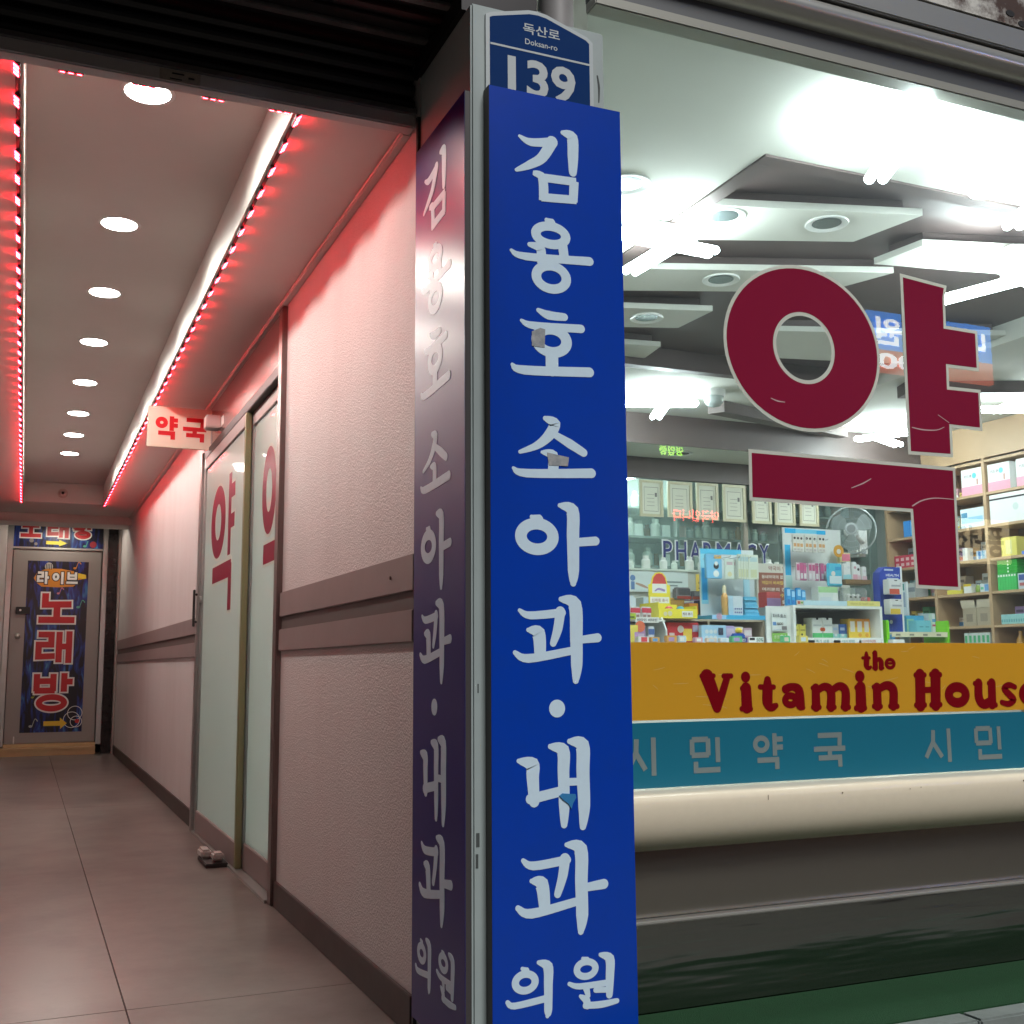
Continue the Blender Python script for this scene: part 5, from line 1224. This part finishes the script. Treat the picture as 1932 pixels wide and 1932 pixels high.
part('top_print', MB(FA(4.98)).box(3.80, 3.94, 1.60, 1.622, .0002, .0008), card((.18, .58, .80)), t)
part('side_print', MB(FA(4.98)).box(3.725, 3.762, 1.37, 1.535, .0004, .001), card((.05, .45, .76)), t)
part('side_print', MB(FA(4.98)).box(3.725, 3.766, 1.19, 1.368, .0004, .001), card((.45, .68, .66)), t)
for x in (3.77, 3.84, 3.91): part('hook', MB().tube([(x, 4.98, 1.555), (x, 4.85, 1.555)], .002, 6), hk, t); part('hook', MB().tube([(x, 4.98, 1.417), (x, 4.85, 1.417)], .002, 6), hk, t)
for k in range(8):
    x = 3.69 + k * .026 + (.008 if k > 4 else 0)
    item(FA(4.86 + .006 * (k % 3)), 'hanging_pack', 'white pack with a black dot in the upper pegboard row, %s from the left' % ORD[k], 'pack', x, x + .024, 1.485, 1.575, .012, (.70, .68, .62), (('disc', .5, .80, .28, 0, (.05, .04, .04)), ('print', .15, .3, .85, .5, (.66, .36, .16)), ('print', .2, .08, .8, .2, (.55, .50, .48))), 'packs in the upper pegboard row', .002)
for k in range(8):
    x = 3.705 + k * .026
    item(FA(4.86 + .006 * (k % 3)), 'hanging_pack', 'pink and white pack in the middle pegboard row, %s from the left' % ORD[k], 'pack', x, x + .024, 1.335, 1.428, .012, [(.70, .58, .60), (.48, .14, .26), (.45, .16, .28), (.62, .50, .54)][k % 4], (('print', .15, .55, .85, .9, (.55, .12, .25)), ('print', .2, .1, .8, .4, (.70, .66, .66))), 'packs in the middle pegboard row', .002)
item(FA(4.80), 'pouch', 'sky blue pouch hanging at the right of the pegboard', 'pouch', 3.862, 3.955, 1.302, 1.424, .02, (.10, .46, .62), (('field', .08, .12, .92, .45, (.62, .70, .72)), ('disc', .35, .55, .14, 0, (.72, .66, .60)), ('field', .5, .7, .9, .85, (.05, .30, .55))), bev=.006)
# right of pegboard: brown tray with packs
t = thing('tray_stand', 'brown tray on a clear stand right of the pegboard', 'tray', (4.06, 4.84, 1.188))
part('tray', MB().box(3.975, 4.145, 4.80, 4.90, 1.318, 1.342), mat('brown_tray', (.20, .12, .05), .5), t, bevel=.002)
part('leg', MB().box(3.98, 3.99, 4.885, 4.895, 1.1885, 1.318).box(4.13, 4.14, 4.885, 4.895, 1.1885, 1.318)if False else MB().box(3.98, 4.02, 4.885, 4.895, 1.1885, 1.318), ac, t)
for k in range(5):
    x = 3.985 + k * .032
    item(FA(4.83 + .012 * (k % 2)), 'white_pack', ['white pack with a pale teal base at the left of the brown tray', 'white pack second from the left in the brown tray', 'white and pink pack in the middle of the brown tray', 'white pack with a black spot in the brown tray', 'white and pink pack at the right of the brown tray'][k], 'pack', x, x + .030, 1.3425, 1.445 - .012 * abs(k - 1.5), .03, (.72, .72, .70), (('field', 0, 0, 1, .3, [(.35, .62, .68), (.35, .62, .68), (.66, .35, .42), (.68, .50, .54), (.68, .45, .50)][k]), ('disc', .5, .68, .25, 0, [(.68, .68, .68), (.6, .62, .62), (.6, .3, .36), (.06, .05, .05), (.66, .60, .60)][k])), bev=.004)
t = thing('topper_card', 'orange round topper with a pink label above the brown tray', 'card', (4.06, 4.92, 1.18))
part('stem', MB(FA(4.93)).box(4.035, 4.045, 1.1885, 1.475, 0, .003), card((.66, .62, .4)), t)
part('round', MB(FA(4.928)).disc(4.04, 1.505, .033, 0, .004), card((.66, .32, .04)), t); part('face', MB(FA(4.923)).disc(4.038, 1.502, .014, 0, .001), card((.72, .68, .62)), t)
part('label', MB(FA(4.926)).box(4.06, 4.112, 1.452, 1.49, 0, .003), card((.66, .18, .26)), t)
part('label_rim', MB(FA(4.93)).box(4.03, 4.118, 1.446, 1.496, 0, .003), card((.72, .66, .34)), t)
t = thing('clear_bag', 'clear bag of small dolls with dark eyes on the shelf unit', 'bag', (4.0, 4.72, 1.188))
part('bag', MB().prism([(3.905, 4.68), (4.02, 4.68), (4.02, 4.79), (3.905, 4.79)], 1.1887, 1.29), glass('clear_bag', (.92, .94, .94), 2.0, .15, haze=.25, hazec=(.7, .72, .7)), t, bevel=.012)
for k, x in enumerate((3.935, 3.965, 3.995)):
    part('doll', MB().lathe(x, 4.735, [(.006, 1.19), (.014, 1.197), (.016, 1.21), (.012, 1.225), (.015, 1.238), (.013, 1.252), (.005, 1.26)], 14), card((.66, .62, .58)), t, smooth=True)
    part('eye', MB(FA(4.719)).disc(x, 1.243, .006, 0, .003), black_m, t)
item(FA(4.76), 'carton', 'white carton with a green top band standing on the shelf unit', 'carton', 3.762, 3.885, 1.1887, 1.295, .06, (.60, .64, .62), (('band', 0, .72, 1, 1, (.34, .55, .28)), ('side_panel', .75, 0, 1, .72, (.68, .69, .67)), ('print', .08, .1, .65, .5, (.52, .58, .62))))
for k in range(4):
    x = 3.50 + k * .032
    item(FA(4.68 + .006 * (k % 2)), 'blister_pack', 'bright blue blister pack on top of the shelf unit, %s from the left' % ORD[k], 'pack', x, x + .03, 1.1887, 1.28 - .01 * (k % 2), .02, (.05, .30, .60), (('print', .2, .55, .8, .9, (.35, .60, .80)), ('print', .2, .1, .7, .35, (.03, .16, .42))), 'bright blue packs on the shelf unit', .004)
item(FA(4.597), 'price_card', 'tilted red and green price card at the left of the header strip', 'card', 3.50, 3.54, 1.1887, 1.212, .003, (.66, .62, .56), (('field', .1, .2, .5, .8, (.5, .12, .08)), ('field', .55, .3, .9, .7, (.2, .4, .1))), bev=0)

# ---- blue stand, green rack and boxes at the right
t = thing('green_rack', 'bright green plastic rack with a cream shelf at the right of the counter', 'rack', (4.27, 4.66, 1.0))
gm2 = mat('lime_plastic', (.22, .62, .03), .3)
for x in (4.06, 4.462): part('side_post', MB().box(x, x + .016, 4.60, 4.78, 1.0, 1.12), gm2, t, bevel=.004)
part('foot', MB().box(4.045, 4.09, 4.59, 4.79, .9995, 1.012), gm2, t, bevel=.003)
part('shelf', MB().box(4.077, 4.461, 4.60, 4.78, 1.052, 1.060), mat('cream_shelf', (.70, .66, .48), .4), t)
part('label_strip', MB(FA(4.598)).box(4.085, 4.455, 1.034, 1.056, 0, .002), card((.70, .66, .46)), t)
for k in range(4): part('label_print', MB(FA(4.598)).box(4.11 + k * .09, 4.14 + k * .09, 1.040, 1.050, .0022, .0028), card((.25, .25, .2)), t)
t = thing('blue_stand', 'tall dark blue card stand with hanging packs on the green rack', 'stand', (4.19, 4.72, 1.06))
part('panel', MB(FA(4.71)).prism([(4.12, 1.0605), (4.262, 1.0605), (4.262, 1.405), (4.16, 1.405), (4.125, 1.375), (4.12, 1.33)], -.05, 0), card((.03, .06, .36)), t)
part('edge', MB(FA(4.711)).box(4.2625, 4.275, 1.0605, 1.41, -.03, 0), card(WHITE), t)
part('print', text(MB(FA(4.71)), 'HEALTH', 4.165, 4.25, 1.355, 1.368, .001, .02), card(WHITE), t)
part('print', MB(FA(4.71)).box(4.17, 4.248, 1.335, 1.347, .0005, .001).box(4.155, 4.215, 1.385, 1.394, .0005, .001), card((.55, .60, .70)), t)
part('hook', MB().tube([(4.19, 4.71, 1.31), (4.19, 4.63, 1.31)], .0025, 6), hk, t)
part('hook', MB().tube([(4.19, 4.71, 1.22), (4.19, 4.63, 1.22)], .0025, 6), hk, t)
for k, (z, cc, lb) in enumerate(((1.256, (.55, .10, .06), 'red and white packs hanging on the upper hook of the blue stand'), (1.153, (.70, .48, .06), 'white and yellow packs hanging on the lower hook of the blue stand'))):
    item(FA(4.635), 'hanging_pack', lb, 'pack', 4.118, 4.205, z, z + .078, .05, (.72, .71, .70), (('field', 0, 0, .75, .35, cc), ('slot', .4, .88, .6, .94, BLK), ('print', .15, .5, .85, .62, (.4, .4, .42))), bev=.003)
part('seal', MB(FA(4.71)).disc(4.185, 1.115, .010, .0005, .001), card((.5, .55, .6)), t)
item(FA(4.64), 'carton', 'pale teal carton lying on the green rack', 'carton', 4.29, 4.39, 1.0602, 1.122, .09, (.18, .52, .62), (('slot', .2, .42, .45, .48, (.05, .2, .25)), ('slot', .6, .42, .85, .48, (.05, .2, .25))))
item(FA(4.70), 'carton', 'blue green carton behind the teal one on the green rack', 'carton', 4.28, 4.40, 1.0602, 1.15, .05, (.08, .36, .55), (('field', 0, 0, .4, .8, (.28, .52, .36)),))
item(FA(4.68), 'carton', 'white carton with a pink stripe at the right end of the green rack', 'carton', 4.412, 4.458, 1.0602, 1.162, .06, (.66, .70, .70), (('band', .5, .32, 1, .42, (.60, .10, .20)), ('band', .5, .55, 1, .70, (.12, .32, .58)), ('side_panel', 0, 0, .48, 1, (.48, .60, .56))))
t = thing('leaflet_stand', 'clear L shaped leaflet stand behind the teal cartons', 'stand', (4.36, 4.80, 1.0))
part('back', MB(FA(4.80)).box(4.32, 4.385, 1.0, 1.335, -.004, 0), card((.55, .62, .64)), t)
part('frame_edge', MB(FA(4.797)).box(4.376, 4.388, 1.0, 1.338, 0, .003), card(WHITE), t)
part('print', MB(FA(4.80)).box(4.325, 4.37, 1.20, 1.28, .0005, .001), card((.30, .36, .46)), t)
part('print', MB(FA(4.80)).box(4.33, 4.365, 1.29, 1.325, .0005, .001), card((.06, .26, .22)), t)
item(FA(4.55), 'tissue_box', 'small white box lying before the green rack', 'box', 4.05, 4.125, 1.0, 1.02, .04, WHITE)

# ---- more stock: rows at the back of the oak shelves and behind the counter displays
rs = random.Random(21)
PAL = [WHITE, (.70, .72, .74), (.55, .66, .74), (.72, .60, .50), (.62, .10, .10), (.10, .30, .58), (.12, .45, .22), (.76, .62, .16), (.70, .40, .48), (.35, .60, .62), (.66, .34, .08), (.40, .26, .50)]
BAY = ((7.46, 6.98, 'far left bay'), (6.93, 6.43, 'left bay'), (6.37, 5.87, 'right bay'))
SHN = {1.18: 'lower', 1.43: 'third', 1.68: 'middle', 1.93: 'upper', 2.18: 'top'}
for y_a, y_b, bn in BAY:
    for z in (1.18, 1.43, 1.68, 1.93, 2.18):
        y = y_a; k = 0
        while y > y_b + .09 and k < 7:
            wd = rs.uniform(.045, .095); hh = rs.uniform(.07, .19)
            if rs.random() < .85:
                c1, c2 = rs.sample(PAL, 2)
                item(SW(6.848), 'carton', 'carton at the back of the %s oak shelf, %s, %s from left' % (SHN[z], bn, ORD[k]), 'carton', -y, -y + wd, z + .0005, z + hh, .09, c1,
                     (('band', 0, rs.uniform(.1, .3), 1, rs.uniform(.4, .6), c2), ('print', .15, .68, .85, .82, tuple(v * .4 for v in c1))), 'stock at the back of the oak shelves', .0015)
            y -= wd + rs.uniform(.004, .02); k += 1
for k in range(13):
    x = 2.62 + k * .155 + rs.uniform(-.02, .02); wd = rs.uniform(.07, .12); hh = rs.uniform(.20, .34)
    c1, c2 = rs.sample(PAL, 2)
    item(FA(5.10 + rs.uniform(0, .04)), 'product_box', 'tall product box standing behind the counter displays, %s from the left' % ORD[k], 'box', x, x + wd, 1.0, 1.0 + hh, .08, c1,
         (('band', 0, rs.uniform(.55, .7), 1, rs.uniform(.78, .92), c2), ('print', .15, .3, .85, .42, tuple(v * .4 for v in c2)), ('print', .15, .47, .6, .52, BLK)), 'product boxes behind the counter displays', .002)
for k in range(12):
    x = 2.60 + k * .072 + rs.uniform(-.01, .01)
    if 3.03 < x < 3.26: continue
    c1, c2 = rs.sample(PAL, 2)
    item(FA(4.455 + rs.uniform(0, .015)), 'candy_pack', 'small bright pack lying along the front edge of the counter, %s in the row' % ORD[k], 'pack', x, x + rs.uniform(.04, .06), 1.0, 1.0 + rs.uniform(.018, .034), .03, c1, (('print', .15, .2, .7, .75, c2),), 'small packs along the counter edge', .003)
